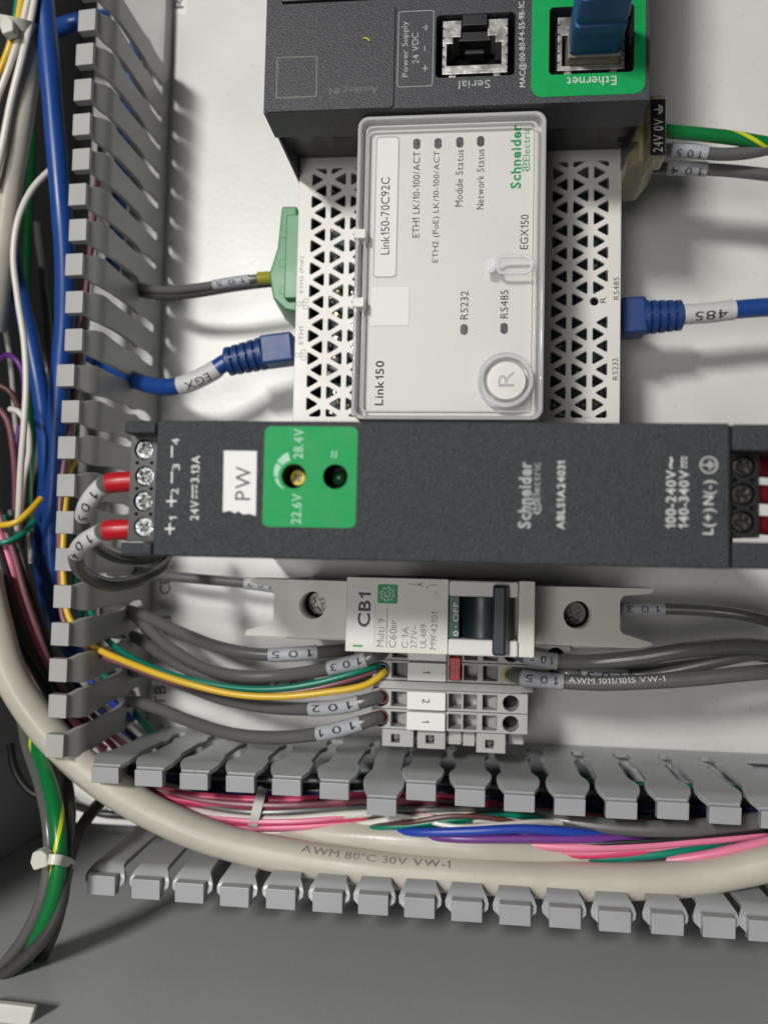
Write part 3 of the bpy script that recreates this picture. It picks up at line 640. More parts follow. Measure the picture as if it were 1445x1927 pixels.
for v in (440, 569):
    p = at(672, v, ZN); obj('hinge', MB().box(nl - .3, nl + 2.6, p.y - 1.2, p.y + 1.2, ZN - 5, ZN + .3).cyl((nl + .5, p.y - 2.4, ZN - 1.6), (nl + .5, p.y + 2.4, ZN - 1.6), .7), 'white', gw, bevel=.3)
# print on the lower tier
for s, a, b, h, m in (('ETH2 (PoE)', (568, 551), (569, 483), 1.35, 'inkg'), ('ETH1', (566, 648), (567, 615), 1.35, 'inkg'), ('RS485', (1159, 564), (1159, 522), 1.5, 'inkb'), ('RS232', (1157, 715), (1157, 674), 1.5, 'inkb'), ('R', (1134, 570), (1134, 559), 1.6, 'inkb')):
    text(gw, s, a, b, ZT, h, m)
for u, v in ((571, 572), (567, 668)):
    mb = MB()
    for dx, dy in ((-7, 0), (5, -6), (5, 6)):
        p = at(u + dx, v + dy, ZT); e = .62
        for X0, X1, Y0, Y1 in ((-e, e, e - .15, e), (-e, e, -e, -e + .15), (-e, -e + .15, -e + .15, e - .15), (e - .15, e, -e + .15, e - .15)): mb.box(p.x + X0, p.x + X1, p.y + Y0, p.y + Y1, ZT, ZT + .03)
    p = at(u - 1, v, ZT); mb.box(p.x - .05, p.x + .1, p.y - .9, p.y + .9, ZT, ZT + .03)
    obj('network_symbol', mb, 'inkg', gw, bevel=0)

# ------------------------------------------------------------------ power supply
ZP = 115.8
ps = thing('power_supply', 'charcoal slim power supply lying across the middle with a green adjuster field', 'power supply', (0, 11, 0))
ql = at(293, 788, ZP); qr = at(1374, 799, ZP); qe = at(224, 1046, ZP); qR = at(1451, 1075, ZP)
pyt = (at(400, 789, ZP).y + at(1300, 798, ZP).y) / 2; pyb = (at(400, 1048, ZP).y + at(1300, 1070, ZP).y) / 2
px0, px1 = qe.x, qR.x; fx0, fx1 = (ql.x + at(291, 1020, ZP).x) / 2, qr.x
hp = at(553, 896, ZP); hL = at(631, 897, ZP)
obj('housing', MB().box(px0 + 1.5, px1 - 1.5, pyb + .3, pyt - .3, 0.05, ZP - 17), 'darks', ps, bevel=.4)
obj('upper_housing', MB().box(fx0 - .3, fx1 + .3, pyb + .05, pyt - .05, ZP - 16.95, ZP - 6), 'darks', ps, bevel=.3)
fr_ = plate('front_panel', [(fx0, pyb), (fx1, pyb), (fx1, pyt), (fx0, pyt)], [circle(hp.x, hp.y, 2.35, 32), circle(hL.x, hL.y, 2.35, 32)], ZP - 5.95, ZP, 'dark', ps, bevel=.5, seg=3)
g = [at(498, 801, ZP), at(673, 804, ZP), at(670, 994, ZP), at(495, 991, ZP)]
gx = (min(p.x for p in g) + .1, max(p.x for p in g) - .1); gy = ((g[2].y + g[3].y) / 2, (g[0].y + g[1].y) / 2)
gf = plate('green_field', rrect(gx[0], gx[1], gy[0], gy[1], 1.3), [circle(hp.x, hp.y, 2.38, 32), circle(hL.x, hL.y, 2.38, 32)], ZP + .01, ZP + .06, 'green', ps, bevel=0)
text(gf, '22.6V', (557, 986), (559, 929), ZP + .06, 1.9, 'greenlite', bold=.01); text(gf, '28.4V', (561, 863), (563, 807), ZP + .06, 1.9, 'greenlite', bold=.01)
mb = MB()
for k in range(26):
    if k in (9, 18): continue
    a = math.radians(232 - k * 4.9); a2 = a - math.radians(4.9); r0 = 3.0; r1 = 3.2 + 1.5 * (k / 25)
    mb.prism([(hp.x + r * math.cos(t), hp.y + r * math.sin(t)) for r, t in ((r0, a), (r0, a2), (r1, a2), (r1, a))], ZP + .06, ZP + .09)
obj('turn_scale', mb, 'greenlite', gf, bevel=0)
for du, w_ in ((-4, .25), (3, .25)): line(gf, (629 + du, 862), (630 + du, 848), ZP + .06, w_, 'greenlite')
p = at(560, 899, ZP - 4)
tb = obj('trim_pot', MB().box(hp.x - 2.2, hp.x + 2.6, hp.y - 2.6, hp.y + 1.6, ZP - 7, ZP - 5.7), 'knobblue', ps, bevel=0)
screw(tb, (p.x, p.y), 1.55, ZP - 4.2, 'brass', 'trim_screw', .6)
obj('well', MB().cyl((hp.x, hp.y, ZP - 5.94), (hp.x, hp.y, ZP - 5.6), 2.3, n=24).cyl((hL.x, hL.y, ZP - 5.94), (hL.x, hL.y, ZP - 5.6), 2.3, n=24), 'void', ps, bevel=0)
obj('status_led', MB().lathe((hL.x + .2, hL.y, ZP - 5.58), (0, 0, 1), [(1.5, 0), (1.5, 1.2), (1.2, 2.0), (.5, 2.4), (.05, 2.5)], 20), 'ledgreen', ps, bevel=0)
# terminal recesses with end caps
def psu_end(xa, xb, screws, sgn, capt, capb, blk):
    obj('end_cap', MB().box(xa, xb, capt, pyt - .1, ZP - 16.95, ZP - .3), 'dark', ps, bevel=.5)
    obj('end_cap', MB().box(xa, xb, pyb + .1, capb, ZP - 16.95, ZP - .3), 'dark', ps, bevel=.5)
    holes = [circle(c.x, c.y, 2.05, 24) for c in screws]
    t = plate('terminal_block', [(blk[0], blk[2]), (blk[1], blk[2]), (blk[1], blk[3]), (blk[0], blk[3])], holes + [circle((screws[i].x + screws[i + 1].x) / 2 + dx, (screws[i].y + screws[i + 1].y) / 2, .38, 10) for i in range(0, len(screws) - 1) for dx in (-1.5, 1.5)], ZP - 9, ZP - 5, 'black', ps, bevel=.25)
    obj('block_body', MB().box(blk[0] + .1, blk[1] - .1, blk[2] + .1, blk[3] - .1, ZP - 16.9, ZP - 9.02), 'black', t, bevel=.2)
    for i, c in enumerate(screws): screw(t, (c.x, c.y), 1.85, ZP - 5.4, 'steel' if sgn < 0 else 'dsteel', 'terminal_screw', .3 + i * .7)
zs = ZP - 5
sl_ = [at(272, 846, zs), at(273, 896, zs), at(270, 943, zs), at(271, 992, zs)]
b0 = at(248, 818, zs); b1 = at(291, 1019, zs)
psu_end(px0, fx0 - .35, sl_, -1, at(260, 815, ZP).y, at(260, 1021, ZP).y, (b0.x, fx0 - .1, b1.y, b0.y))
sr_ = [at(1399, 877, zs), at(1398, 930, zs), at(1397, 982, zs)]
b0 = at(1378, 849, zs); b1 = at(1428, 1012, zs)
psu_end(fx1 + .35, px1 + 6, sr_, 1, at(1400, 848, ZP).y, at(1400, 1020, ZP).y, (fx1 + .1, b1.x, b1.y, b0.y))
for s, u, v in (('+', 320, 995), ('1', 326, 976), ('+', 323, 943), ('2', 329, 925), ('-', 324, 898), ('3', 332, 879), ('-', 324, 850), ('4', 331, 831)):
    hh = 11 if s in '+-' else 6
    text(ps, s, (u, v + hh * (1 if s != '1' else .6)), (u, v - hh * (1 if s != '1' else .6)), ZP, 2.0 if s == '+' else (.35 if s == '-' else 1.5), 'inkw')
def dcsym(u, v, L=22):
    line(ps, (u - 4, v + L / 2), (u - 4, v - L / 2), ZP, .3, 'inkw')
    for k in range(3): line(ps, (u + 3, v + L / 2 - k * L * .37), (u + 3, v + L / 2 - k * L * .37 - L * .24), ZP, .3, 'inkw')
text(ps, '24V', (366, 979), (367, 942), ZP, 1.7, 'inkw', bold=.01); dcsym(367, 925, 26); text(ps, '3.13A', (367, 908), (369, 857), ZP, 1.7, 'inkw', bold=.01)
a = [at(422, 848, ZP), at(484, 849, ZP), at(482, 971, ZP), at(470, 967, ZP), at(458, 968, ZP), at(449, 962, ZP), at(443, 966, ZP), at(433, 961, ZP), at(420, 964, ZP)]
stk = plate('torn_sticker', [(p.x, p.y) for p in a], [], ZP + .02, ZP + .14, 'label', ps, bevel=0); text(stk, 'PW', (457, 941), (459, 878), ZP + .15, 3.0, 'inkb')
text(ps, 'Schneider', (986, 994), (988, 869), ZP, 2.4, 'inkp', bold=.03); text(ps, 'Electric', (1008, 943), (1009, 871), ZP, 1.4, 'inkp'); swirl(ps, 1006, 957, ZP, 1.3, 'inkp')
text(ps, 'ABLS1A24031', (1054, 996), (1056, 868), ZP, 1.45, 'inkw', bold=.02)
text(ps, '100-240V', (1261, 994), (1262, 885), ZP, 1.8, 'inkw', bold=.015); text(ps, '~', (1262, 882), (1262, 860), ZP, .7, 'inkw', bold=.02)
text(ps, '140-340V', (1285, 994), (1286, 885), ZP, 1.8, 'inkw', bold=.015); dcsym(1287, 870, 22)
text(ps, 'L(+)', (1334, 1006), (1335, 957), ZP, 2.4, 'inkw', bold=.01); text(ps, 'N(-)', (1335, 950), (1336, 904), ZP, 2.4, 'inkw', bold=.01); earth(ps, 1333, 875, ZP, 1.6, 'inkw', True)

# ------------------------------------------------------------------ circuit breaker
ZC = 72.0; ZB = 46.0
cb = thing('circuit_breaker', 'cream single-pole circuit breaker labelled CB1 with dark lever', 'circuit breaker', (0, -15, 0))
def XY(u, v, z): p = at(u, v, z); return (p.x, p.y)
byt = (at(560, 1092, ZB).y + at(1100, 1106, ZB).y) / 2; byb = (at(560, 1195, ZB).y + at(1100, 1218, ZB).y) / 2
xo0, xo1 = at(515, 1140, ZB).x, at(1166, 1160, ZB).x; xp0, xp1 = at(463, 1140, ZB).x, at(1229, 1160, ZB).x
sL = at(588, 1139, ZB); sR = at(1087, 1158, ZB)
core = MB().box(xo0 + 1, xo1 - 1, byb - 1.2, byt, .05, ZB - 12); obj('housing', core, 'cream', cb, bevel=.4)
def fork(x_in, x_out, c):
    s = 1 if x_out > x_in else -1; xi = x_in; xo = x_out
    pts = [(0, byt)] ; xm_ = (x_in - s * 27)
    out = [(xm_, byt), (xo, byt + .2), (xo - s * .6, byt - 1.1), (xi + s * .9, byt - 1.9), (xi, byt - 3.2), (xi, byb + 4.6), (xi + s * .7, byb + 3.4), (xo - s * .3, byb + 1.2), (xo, byb - .2), (xm_, byb)]
    o = plate('terminal_end', out, [circle(c.x, c.y, 3.75, 32)], ZB - 11.9, ZB, 'cream', cb, bevel=0)
    obj('screw_well', MB().cyl((c.x, c.y, ZB - 11.8), (c.x, c.y, ZB - 11), 3.7, n=28), 'void', o, bevel=0)
    screw(cb, (c.x, c.y), 3.3, ZB - 9.0, 'dsteel', 'clamp_screw', .5)
fork(xo0, xp0, sL); fork(xo1, xp1, sR)
cx0, cx1 = at(651, 1150, ZC).x, at(1006, 1160, ZC).x; cyt = (at(655, 1084, ZC).y + at(1006, 1095, ZC).y) / 2; cyb = (at(649, 1221, ZC).y + at(1003, 1243, ZC).y) / 2
lx0, lx1 = at(844, 1160, ZC).x, at(975, 1160, ZC).x; wy1 = at(900, 1123, ZC).y; wy0 = at(900, 1203, ZC).y
obj('nose', MB().box(cx0, cx1, cyb + .1, cyt - .1, ZB + .02, ZC - 6), 'cream', cb, bevel=.3)
obj('front_label_plate', MB().box(cx0, lx0 - .1, cyb, cyt, ZC - 5.95, ZC), 'cream', cb, bevel=.25)
obj('lever_guard', MB().box(lx0, lx1 - .02, wy1, cyt - .2, ZC - 5.95, ZC + 1.2).box(lx0, lx1 - .02, cyb + .05, wy0, ZC - 5.95, ZC + 1.2), 'white', cb, bevel=.5)
obj('front_end_plate', MB().box(lx1, cx1, cyb, cyt, ZC - 5.95, ZC), 'cream', cb, bevel=.25)
ow = obj('off_window', MB().box(lx0 + .05, at(864, 1160, ZC).x, wy0 + .05, wy1 - .05, ZC - 5.9, ZC - .9), 'levgreen', cb, bevel=.15)
text(ow, '0', (857, 1197), (858, 1187), ZC - .9, 1.35, 'inkw', bold=.02); text(ow, '.', (857, 1181), (858, 1178), ZC - .9, .35, 'inkw'); text(ow, 'OFF', (857, 1170), (858, 1134), ZC - .9, 1.35, 'inkw', bold=.02)
bxl = at(865, 1160, ZC).x; bxr = at(930, 1160, ZC).x
obj('lever_barrel', MB().cyl(((bxl + bxr) / 2 + 1.5, wy0 + .06, ZC - 6), ((bxl + bxr) / 2 + 1.5, wy1 - .06, ZC - 6), 5.6, n=28), 'lever', cb, bevel=.15)
hx0 = at(926, 1160, ZC + 5).x; hx1 = at(971, 1160, ZC + 5).x; hy1 = at(950, 1101, ZC + 5).y; hy0 = at(950, 1237, ZC + 5).y
obj('lever', MB().prism([(hx0, hy0), (hx1, hy0), (hx1, hy1), (hx0, hy1)], ZC - 3, ZC + 5, top=[(hx0 + .2, hy0 + .3), (hx1 - 2.4, hy0 + .3), (hx1 - 2.4, hy1 - .3), (hx0 + .2, hy1 - .3)]), 'lever', cb, bevel=.45, seg=3)
a = [at(660, 1103, ZC), at(707, 1110, ZC), at(704, 1213, ZC), at(655, 1209, ZC)]
sk = plate('sticker', [(p.x, p.y) for p in a], [], ZC + .02, ZC + .14, 'label', cb, bevel=0); text(sk, 'CB1', (684, 1180), (687, 1115), ZC + .15, 3.1, 'inkb', bold=.02)
a = at(711, 1099, ZC); b = at(748, 1136, ZC)
gs = plate('green_badge', rrect(a.x, b.x, b.y, a.y, .4), [], ZC + .01, ZC + .05, 'inkgreen', cb, bevel=0)
mb = MB(); c = at(729, 1118, ZC)
for k in range(32):
    a0 = 2 * PI * k / 32; a1 = 2 * PI * (k + 1) / 32; r = 1.75 if (k // 2) % 2 else 1.45
    mb.prism([(c.x + q * math.cos(t), c.y + q * math.sin(t)) for q, t in ((r, a0), (r, a1), (r - .25, a1), (r - .25, a0))], ZC + .05, ZC + .08)
for k in range(15):
    a0 = math.radians(150 + k * 20); a1 = a0 + math.radians(20); mb.prism([(c.x + q * math.cos(t), c.y + q * math.sin(t)) for q, t in ((.75, a0), (.75, a1), (.52, a1), (.52, a0))], ZC + .05, ZC + .08)
obj('gear_symbol', mb, 'inkw', gs, bevel=0)
for s, a, b, h in (('Multi 9', (715, 1217), (718, 1164), 1.7), ('C60', (738, 1219), (740, 1183), 1.7), ('BP', (741, 1182), (742, 1168), 1.1), ('C 1A', (761, 1220), (763, 1180), 1.6), ('277V~', (778, 1220), (780, 1176), 1.45), ('UL489', (796, 1220), (797, 1175), 1.45), ('M9F42101', (814, 1222), (818, 1152), 1.5)):
    text(cb, s, a, b, ZC, h, 'inkg')
line(cb, (727, 1219), (729, 1145), ZC, .18, 'inkg')
for a, b in (((768, 1099), (790, 1100)), ((786, 1095), (793, 1103)), ((786, 1104), (793, 1096)), ((794, 1096), (794, 1104)), ((802, 1107), (808, 1101)), ((808, 1101), (822, 1101)), ((820, 1112), (822, 1120))): line(cb, a, b, ZC, .16, 'inkg')
obj('green_mark', MB().box(at(664, 1211, ZC).x, at(682, 1211, ZC).x, at(670, 1217, ZC).y, at(670, 1213.5, ZC).y, ZC + .01, ZC + .04), 'inkgreen', cb, bevel=0)
obj('lower_step', MB().box(at(536, 1200, 40).x, at(1160, 1230, 40).x, byb - 1.6, byb - .05, .06, ZB - 8), 'cream', cb, bevel=.3)

# ------------------------------------------------------------------ terminal strip
ZK = 42.0
def rect(u0, v0, u1, v1, z): x = bx(u0, v0, u1, v1, z); return [(x[0], x[2]), (x[1], x[2]), (x[1], x[3]), (x[0], x[3])]
TBX0, TBX1 = at(700, 1320, ZK).x, at(993, 1330, ZK).x
def terminal(label, yc, half, number, long=False, ends=True):
    x1_ = TBX1 + (11 if long else 0)
    t = thing('terminal_block', label, 'terminal block', ((TBX0 + x1_) / 2, yc, 0), 'spring terminal blocks on the rail')
    cl = [at(717, 1311, ZK).x, at(961, 1325, ZK).x] + ([at(1045, 1266, ZK).x] if long else [])
    holes = []
    hx = lambda u0, u1: (at(u0, 1320, ZK).x, at(u1, 1320, ZK).x)
    for u0, u1 in ((736, 765), (844, 868), (872, 897), (908, 935)):
        a_, b_ = hx(u0, u1); holes.append([(a_, yc - half + .75), (b_, yc - half + .75), (b_, yc + half - .75), (a_, yc + half - .75)])
    for c_ in cl: holes.append(circle(c_, yc, 2.15, 24))
    tp = plate('clamp_face', [(TBX0, yc - half + .06), (x1_, yc - half + .06), (x1_, yc + half - .06), (TBX0, yc + half - .06)], holes, ZK - 7, ZK, 'tbgrey', t, bevel=.22)
    obj('body', MB().box(TBX0 + .2, x1_ - .2, yc - half + .1, yc + half - .1, .05, ZK - 7.02), 'tbgrey', t, bevel=.2)
    for u0, u1 in ((736, 765), (908, 935)):
        a_, b_ = hx(u0, u1)
        obj('release_lever', MB().add([(a_ + .1, yc - half + .85, ZK - 7), (b_ - .1, yc - half + .85, ZK - 7), (b_ - .1, yc + half - .85, ZK - 7), (a_ + .1, yc + half - .85, ZK - 7), (b_ - .1, yc - half + .85, ZK - 1.5), (b_ - .1, yc + half - .85, ZK - 1.5)], [(0, 1, 2, 3), (0, 4, 1), (3, 2, 5), (0, 3, 5, 4), (1, 4, 5, 2)]), 'tbgrey', t, bevel=.1)
    for c_ in cl: obj('wire_funnel', MB().cyl((c_, yc, ZK - 6.9), (c_, yc, ZK - 6.0), 2.1, n=20), 'void', t, bevel=0)
    a_, b_ = hx(767, 838)
    mk = plate('marker_tag', rrect(a_, b_, yc - half + .35, yc + half - .35, .3), [], ZK + .02, ZK + 1.6, 'marker', t, bevel=.25)
    if number:
        bm0, q0, q1, r0, r1 = glyphs(number); bm = bm0.copy(); xc = (a_ + b_) / 2; bwid = 1.25 if number != '1' else .6
        for v in bm.verts:   # turned a quarter clockwise, as on the tag
            v.co = (Vector((xc + ((v.co.y - (r0 + r1) / 2) / (r1 - r0)) * 2.0 - .0, yc - ((v.co.x - (q0 + q1) / 2) / (q1 - q0)) * bwid, ZK + 1.63)) - OFF[t.name]) * S
        me = bpy.data.meshes.new('lettering'); bm.to_mesh(me); bm.free(); link_mesh('lettering', me, 'inkb', mk, (0, 0, 0), False, 0)
    return t
y1b = at(740, 1261, ZK).y; y2 = at(740, 1315, ZK).y; y1 = at(740, 1353, ZK).y; hf = (y2 - y1) / 2
yb2 = y1b + 2 * hf
terminal('grey terminal block half hidden under the circuit breaker', yb2, hf, '2', True)
t1b = terminal('grey terminal block with tag 1 just below the circuit breaker, red jumper on it', y1b, hf, '1', True)
terminal('grey terminal block with tag 2 above the lowest block', y2, hf, '2')
terminal('grey terminal block with tag 1, lowest of the strip', y1, hf, '1')
pm = (y1b - hf + y2 + hf) / 2; ph = (y1b - hf - (y2 + hf)) / 2
pl = thing('divider_plate', 'grey divider plate between the upper and lower terminal blocks', 'divider plate', (0, pm, 0))
obj('plate', MB().prism([(TBX0 - 1, .05), (TBX1 + 1.5, .05), (TBX1 + 1.5, ZK - 2), (TBX1 - 3, ZK + .6), (TBX0 + 2, ZK + .6), (TBX0 - 1, ZK - 3)], pm - ph + .08, pm + ph - .08), 'tbgrey', None if False else pl, bevel=.2)
po = pl.children[0]
for v in po.data.vertices:      # stand the outline up: its second axis is height
    q = v.co / S + OFF[pl.name]; v.co = (Vector((q.x, q.z, q.y)) - OFF[pl.name]) * S
po.data.flip_normals()
rj = bx(846, 1237, 866, 1281, ZK + 2)
jm = obj('jumper_bridge', MB().box(rj[0], rj[1], rj[2], rj[3], ZK - 4, ZK + 2), 'redlev', None, ((rj[0] + rj[1]) / 2, (rj[2] + rj[3]) / 2, ZK - 4), bevel=.3)
props(jm, 'small red jumper bridge pushed into the terminal block under the breaker', 'jumper')
# end clamp
ec = thing('end_clamp', 'grey end clamp closing the bottom of the terminal strip', 'end clamp', (0, at(740, 1392, 38).y, 0))
ye = y1 - hf - .12
def foot(u0, v0, u1, v1, hole, z=ZK - 1):
    r = bx(u0, v0, u1, v1, z); h = []
    if hole: c = at(*hole, z); h = [[(c.x - 1.1, c.y - 1.1), (c.x + 1.1, c.y - 1.1), (c.x + 1.1, c.y + 1.1), (c.x - 1.1, c.y + 1.1)]]
    o = plate('clamp_foot', [(r[0], r[2]), (r[1], r[2]), (r[1], ye - .02), (r[0], ye - .02)], h, z - 14, z, 'tbgrey', ec, bevel=.3)
    if hole: obj('clamp_screw', MB().cyl((c.x, c.y, z - 5), (c.x, c.y, z - 2.4), 1.05, n=6), 'dsteel', o, bevel=.15)
foot(719, 1376, 778, 1407, (744, 1390)); foot(785, 1379, 838, 1411, (809, 1392), ZK - 1.5); foot(896, 1384, 951, 1419, (921, 1401))
foot(843, 1379, 868, 1402, None, ZK - 4); foot(871, 1379, 893, 1405, None, ZK - 4); foot(953, 1382, 985, 1402, None, ZK - 8)
obj('clamp_body', MB().box(TBX0 + 1, TBX1 - 1, ye - 6.5, ye - .05, .05, 24), 'tbgrey', ec, bevel=.3)

# ------------------------------------------------------------------ wires and cables
def path_px(pts, step=1.2): return spline([at(u, v, z) for u, v, z in pts], step)
def nearest(path, u, v):
    return min(range(len(path)), key=lambda k: (pj(path[k])[0] - u) ** 2 + (pj(path[k])[1] - v) ** 2)
def wire(label, pts, r, m, group=None, cat='wire', name='wire', n=12, marks=(), stripe=None, mat2=None, ferr=None, step=1.2, prn=None, ribbon=None):
    P = path_px(pts, step)
    o = obj(name, MB().tube(P, r, n, stripe), [m] + ([mat2] if mat2 else []), None, P[0], bevel=0)
    props(o, label, cat, group)
    for mk in marks:
        a, b, s, m2 = mk[:4]; i0, i1 = sorted((nearest(P, *a), nearest(P, *b))); i1 = max(i1, i0 + 2)
        sv = obj('marker_sleeve', MB().tube(P[i0:i1 + 1], r + .22, 14), m2, o, bevel=0)
        if s:
            q = max(1, int((i1 - i0) * .14)); wraptext(sv, ' '.join(s), P, i0 + q, i1 - q, r + .27, (mk[5] if len(mk) > 5 else min(2.1, r * 1.15)), 'inkb', (P[i1].x > P[i0].x) if len(mk) < 5 else mk[4], around=(mk[6] if len(mk) > 6 else 0))
    if ribbon:                  # the yellow stripe winds round the green jacket
        tw, hw, a0 = ribbon; mb = MB(); vs = []; fs = []; L = 0
        for k, (p, t, a, b) in enumerate(frames(P)):
            if k: L += (P[k] - P[k - 1]).length
            for q in (-1, -.5, 0, .5, 1):
                an = a0 + tw * L + hw * q * (.85 + .15 * math.sin(L * .35)); vs.append(p + (r + .03) * (a * math.cos(an) + b * math.sin(an)))
        for k in range(len(P) - 1):
            for i in range(4): fs.append((5 * k + i, 5 * k + i + 1, 5 * k + 6 + i, 5 * k + 5 + i))
        obj('yellow_stripe', mb.add(vs, fs), 'wstripe', o, bevel=0)
    if prn:
        i0, i1 = sorted((nearest(P, *prn[1]), nearest(P, *prn[2]))); wraptext(o, prn[0], P, i0, i1, r + .04, 1.5, 'inkw', False, around=.35)
    if ferr:
        a, b, m2, rr_ = ferr; i0, i1 = sorted((nearest(P, *a), nearest(P, *b)))
        obj('ferrule', MB().tube(P[i0:max(i1, i0 + 2) + 1], rr_, 16), m2, o, bevel=0)
    return o
gL = 'grey control wires'
wire('grey wire marked 105, topmost of the wires curving left under the breaker', [(660, 1222, 30), (645, 1224, 32), (597, 1228, 36), (500, 1232, 36), (420, 1220, 34), (340, 1190, 28), (275, 1160, 22), (235, 1148, 17), (195, 1150, 14)], 1.85, 'wgrey', gL, marks=[((597, 1228), (507, 1232), '105', 'sleeve')])
wire('grey wire marked 103 entering the strip beside the yellow wire', [(726, 1224, 36), (721, 1227, 41), (708, 1233, 44.3), (690, 1240, 44.5), (620, 1258, 42), (540, 1270, 38), (450, 1272, 36), (390, 1258, 32), (320, 1218, 26), (270, 1172, 21), (235, 1150, 15), (195, 1158, 13)], 1.9, 'wgrey', gL, marks=[((694, 1239), (622, 1258), '103', 'sleeve')])
wire('grey wire running behind the teal and yellow wires', [(700, 1268, 24), (600, 1290, 27), (520, 1286, 28), (430, 1280, 26), (360, 1262, 24), (300, 1228, 20), (245, 1195, 14), (205, 1190, 13)], 1.85, 'wgrey', gL, marks=[((590, 1290), (515, 1286), '103', 'sleeve')])
wire('grey wire marked 102 at the left of the terminal strip', [(719, 1310, 36), (715, 1311, 41), (703, 1315, 44.3), (676, 1322, 45), (640, 1330, 44), (585, 1334, 41), (500, 1330, 37), (420, 1315, 33), (350, 1290, 26), (290, 1268, 20), (230, 1262, 14)], 1.85, 'wgrey', gL, marks=[((676, 1321), (588, 1334), '102', 'sleeve')])
wire('grey wire marked 101, lowest of the wires at the terminal strip', [(719, 1347, 36), (715, 1349, 41), (703, 1353, 44.3), (680, 1360, 45), (640, 1372, 44), (590, 1382, 42), (520, 1388, 40), (440, 1382, 36), (360, 1358, 29), (290, 1330, 22), (245, 1320, 16), (205, 1325, 13)], 1.9, 'wgrey', gL, marks=[((686, 1358), (600, 1380), '101', 'sleeve')])
for u, v, m, yy in ((719, 1261, 'knobblue', 0), (717, 1311, 'redwire', 0), (717, 1349, 'redwire', 0)): pass
for (u, v, m, nm) in ((719, 1262, 'knobblue', 'blue ring sleeve round the three thin wires at the terminal strip'), (717, 1311, 'redwire', 'dark red ring sleeve beside the tag 2 terminal'), (717, 1349, 'redwire', 'dark red ring sleeve, lowest of the strip')):
    c = at(u, v, ZK); o = plate('ferrule_collar', circle(c.x, c.y, 2.1, 24), [circle(c.x, c.y, 1.6, 24)], ZK - 4, ZK + .3, m, None, bevel=.15, loc=(c.x, c.y, ZK - 4)); props(o, nm, 'ferrule', 'ferrule collars in the terminal strip')
wire('teal wire curving from the left duct to the blue-ringed terminal', [(722, 1254, 36), (708, 1253, 42), (680, 1262, 44), (600, 1284, 45), (520, 1296, 45), (440, 1294, 44), (340, 1274, 42), (265, 1246, 38), (215, 1215, 34), (190, 1188, 30), (170, 1150, 26)], .85, 'wteal')
wire('mauve wire just under the teal one at the terminal strip', [(722, 1262, 36), (708, 1262, 41), (660, 1278, 43), (580, 1298, 44), (500, 1306, 44), (420, 1302, 43), (330, 1284, 42), (240, 1252, 39), (170, 1222, 36), (148, 1190, 32)], .85, 'wmauve')
wire('yellow wire curving from the left duct to the blue-ringed terminal', [(726, 1260, 36), (722, 1266, 43), (690, 1288, 45), (610, 1303, 46), (520, 1311, 46), (440, 1306, 46), (340, 1282, 45), (240, 1246, 42), (180, 1218, 39), (150, 1185, 34)], .95, 'wyellow')
# wires into the supply
zt = ZP - 11
wire('grey wire marked 105 with red ferrule, upper one at the power supply', [(268, 905, zt), (240, 906, zt), (205, 910, zt), (188, 920, zt - 1), (168, 945, zt - 3), (158, 975, zt - 9), (165, 1005, zt - 20), (190, 1032, zt - 32), (235, 1050, zt - 46), (290, 1046, zt - 58), (330, 1000, zt - 70)], 1.75, 'wgrey', gL, marks=[((194, 914), (158, 972), '105', 'sleevew', False)], ferr=((262, 906), (205, 909), 'red', 2.15))
wire('grey wire marked 104 with red ferrule, lower one at the power supply', [(266, 995, zt), (238, 996, zt), (200, 999, zt), (185, 1006, zt - 1), (158, 1022, zt - 4), (144, 1050, zt - 12), (160, 1080, zt - 24), (205, 1100, zt - 36), (260, 1092, zt - 48), (305, 1066, zt - 60), (322, 1030, zt - 72)], 1.75, 'wgrey', gL, marks=[((190, 1003), (147, 1040), '104', 'sleevew', False)], ferr=((260, 995), (201, 999), 'red', 2.15))
for k, (v, nm) in enumerate(((880, 'topmost'), (930, 'middle'), (988, 'lowest'))):
    wire('dark red ferruled wire at the right end of the power supply, %s of three' % nm, [(1405, v, zt), (1430, v, zt), (1455, v + 2, zt - 1), (1480, v + 5, zt - 4)], 1.9, 'redwire', 'dark red wires at the power supply')
wire('pair-forming grey wire with black-printed sleeve going to the green connector', [(520, 522, 26), (485, 524, 27), (440, 530, 27), (380, 540, 26), (320, 546, 24), (260, 540, 20), (200, 525, 14)], 1.3, 'wgrey', gL, marks=[((474, 524), (402, 536), '105', 'sleeve')], ferr=((515, 522), (488, 524), 'yferr', 1.9))
wire('darker grey wire below the black-printed sleeve at the green connector', [(520, 532, 25), (480, 536, 25), (430, 543, 25), (370, 553, 24), (310, 558, 22), (255, 550, 18), (200, 535, 13)], 1.25, 'wdark', gL)
wire('grey wire marked 107 running left from behind the circuit breaker', [(560, 1112, 20), (500, 1102, 20), (440, 1095, 19), (380, 1090, 18), (320, 1084, 17), (255, 1075, 14), (205, 1075, 13)], 1.65, 'wgrey', gL, marks=[((520, 1104), (462, 1097), '107', 'sleeve')])
wire('grey wire marked 103 leaving the breaker to the right', [(1120, 1140, 18), (1180, 1146, 20), (1260, 1146, 22), (1340, 1150, 24), (1400, 1158, 26), (1470, 1175, 27)], 1.75, 'wgrey', gL, marks=[((1252, 1146), (1172, 1146), '103', 'sleeve')])
wire('glossy grey wire marked 105, uppermost of the loops at the right of the strip', [(962, 1226, 36), (975, 1229, 43), (1000, 1237, 45.5), (1040, 1244, 46), (1110, 1246, 46), (1200, 1238, 48), (1300, 1222, 50), (1400, 1214, 50), (1475, 1220, 48)], 2.0, 'wgrey', gL, marks=[((995, 1236), (1046, 1244), '105', 'sleeve')])
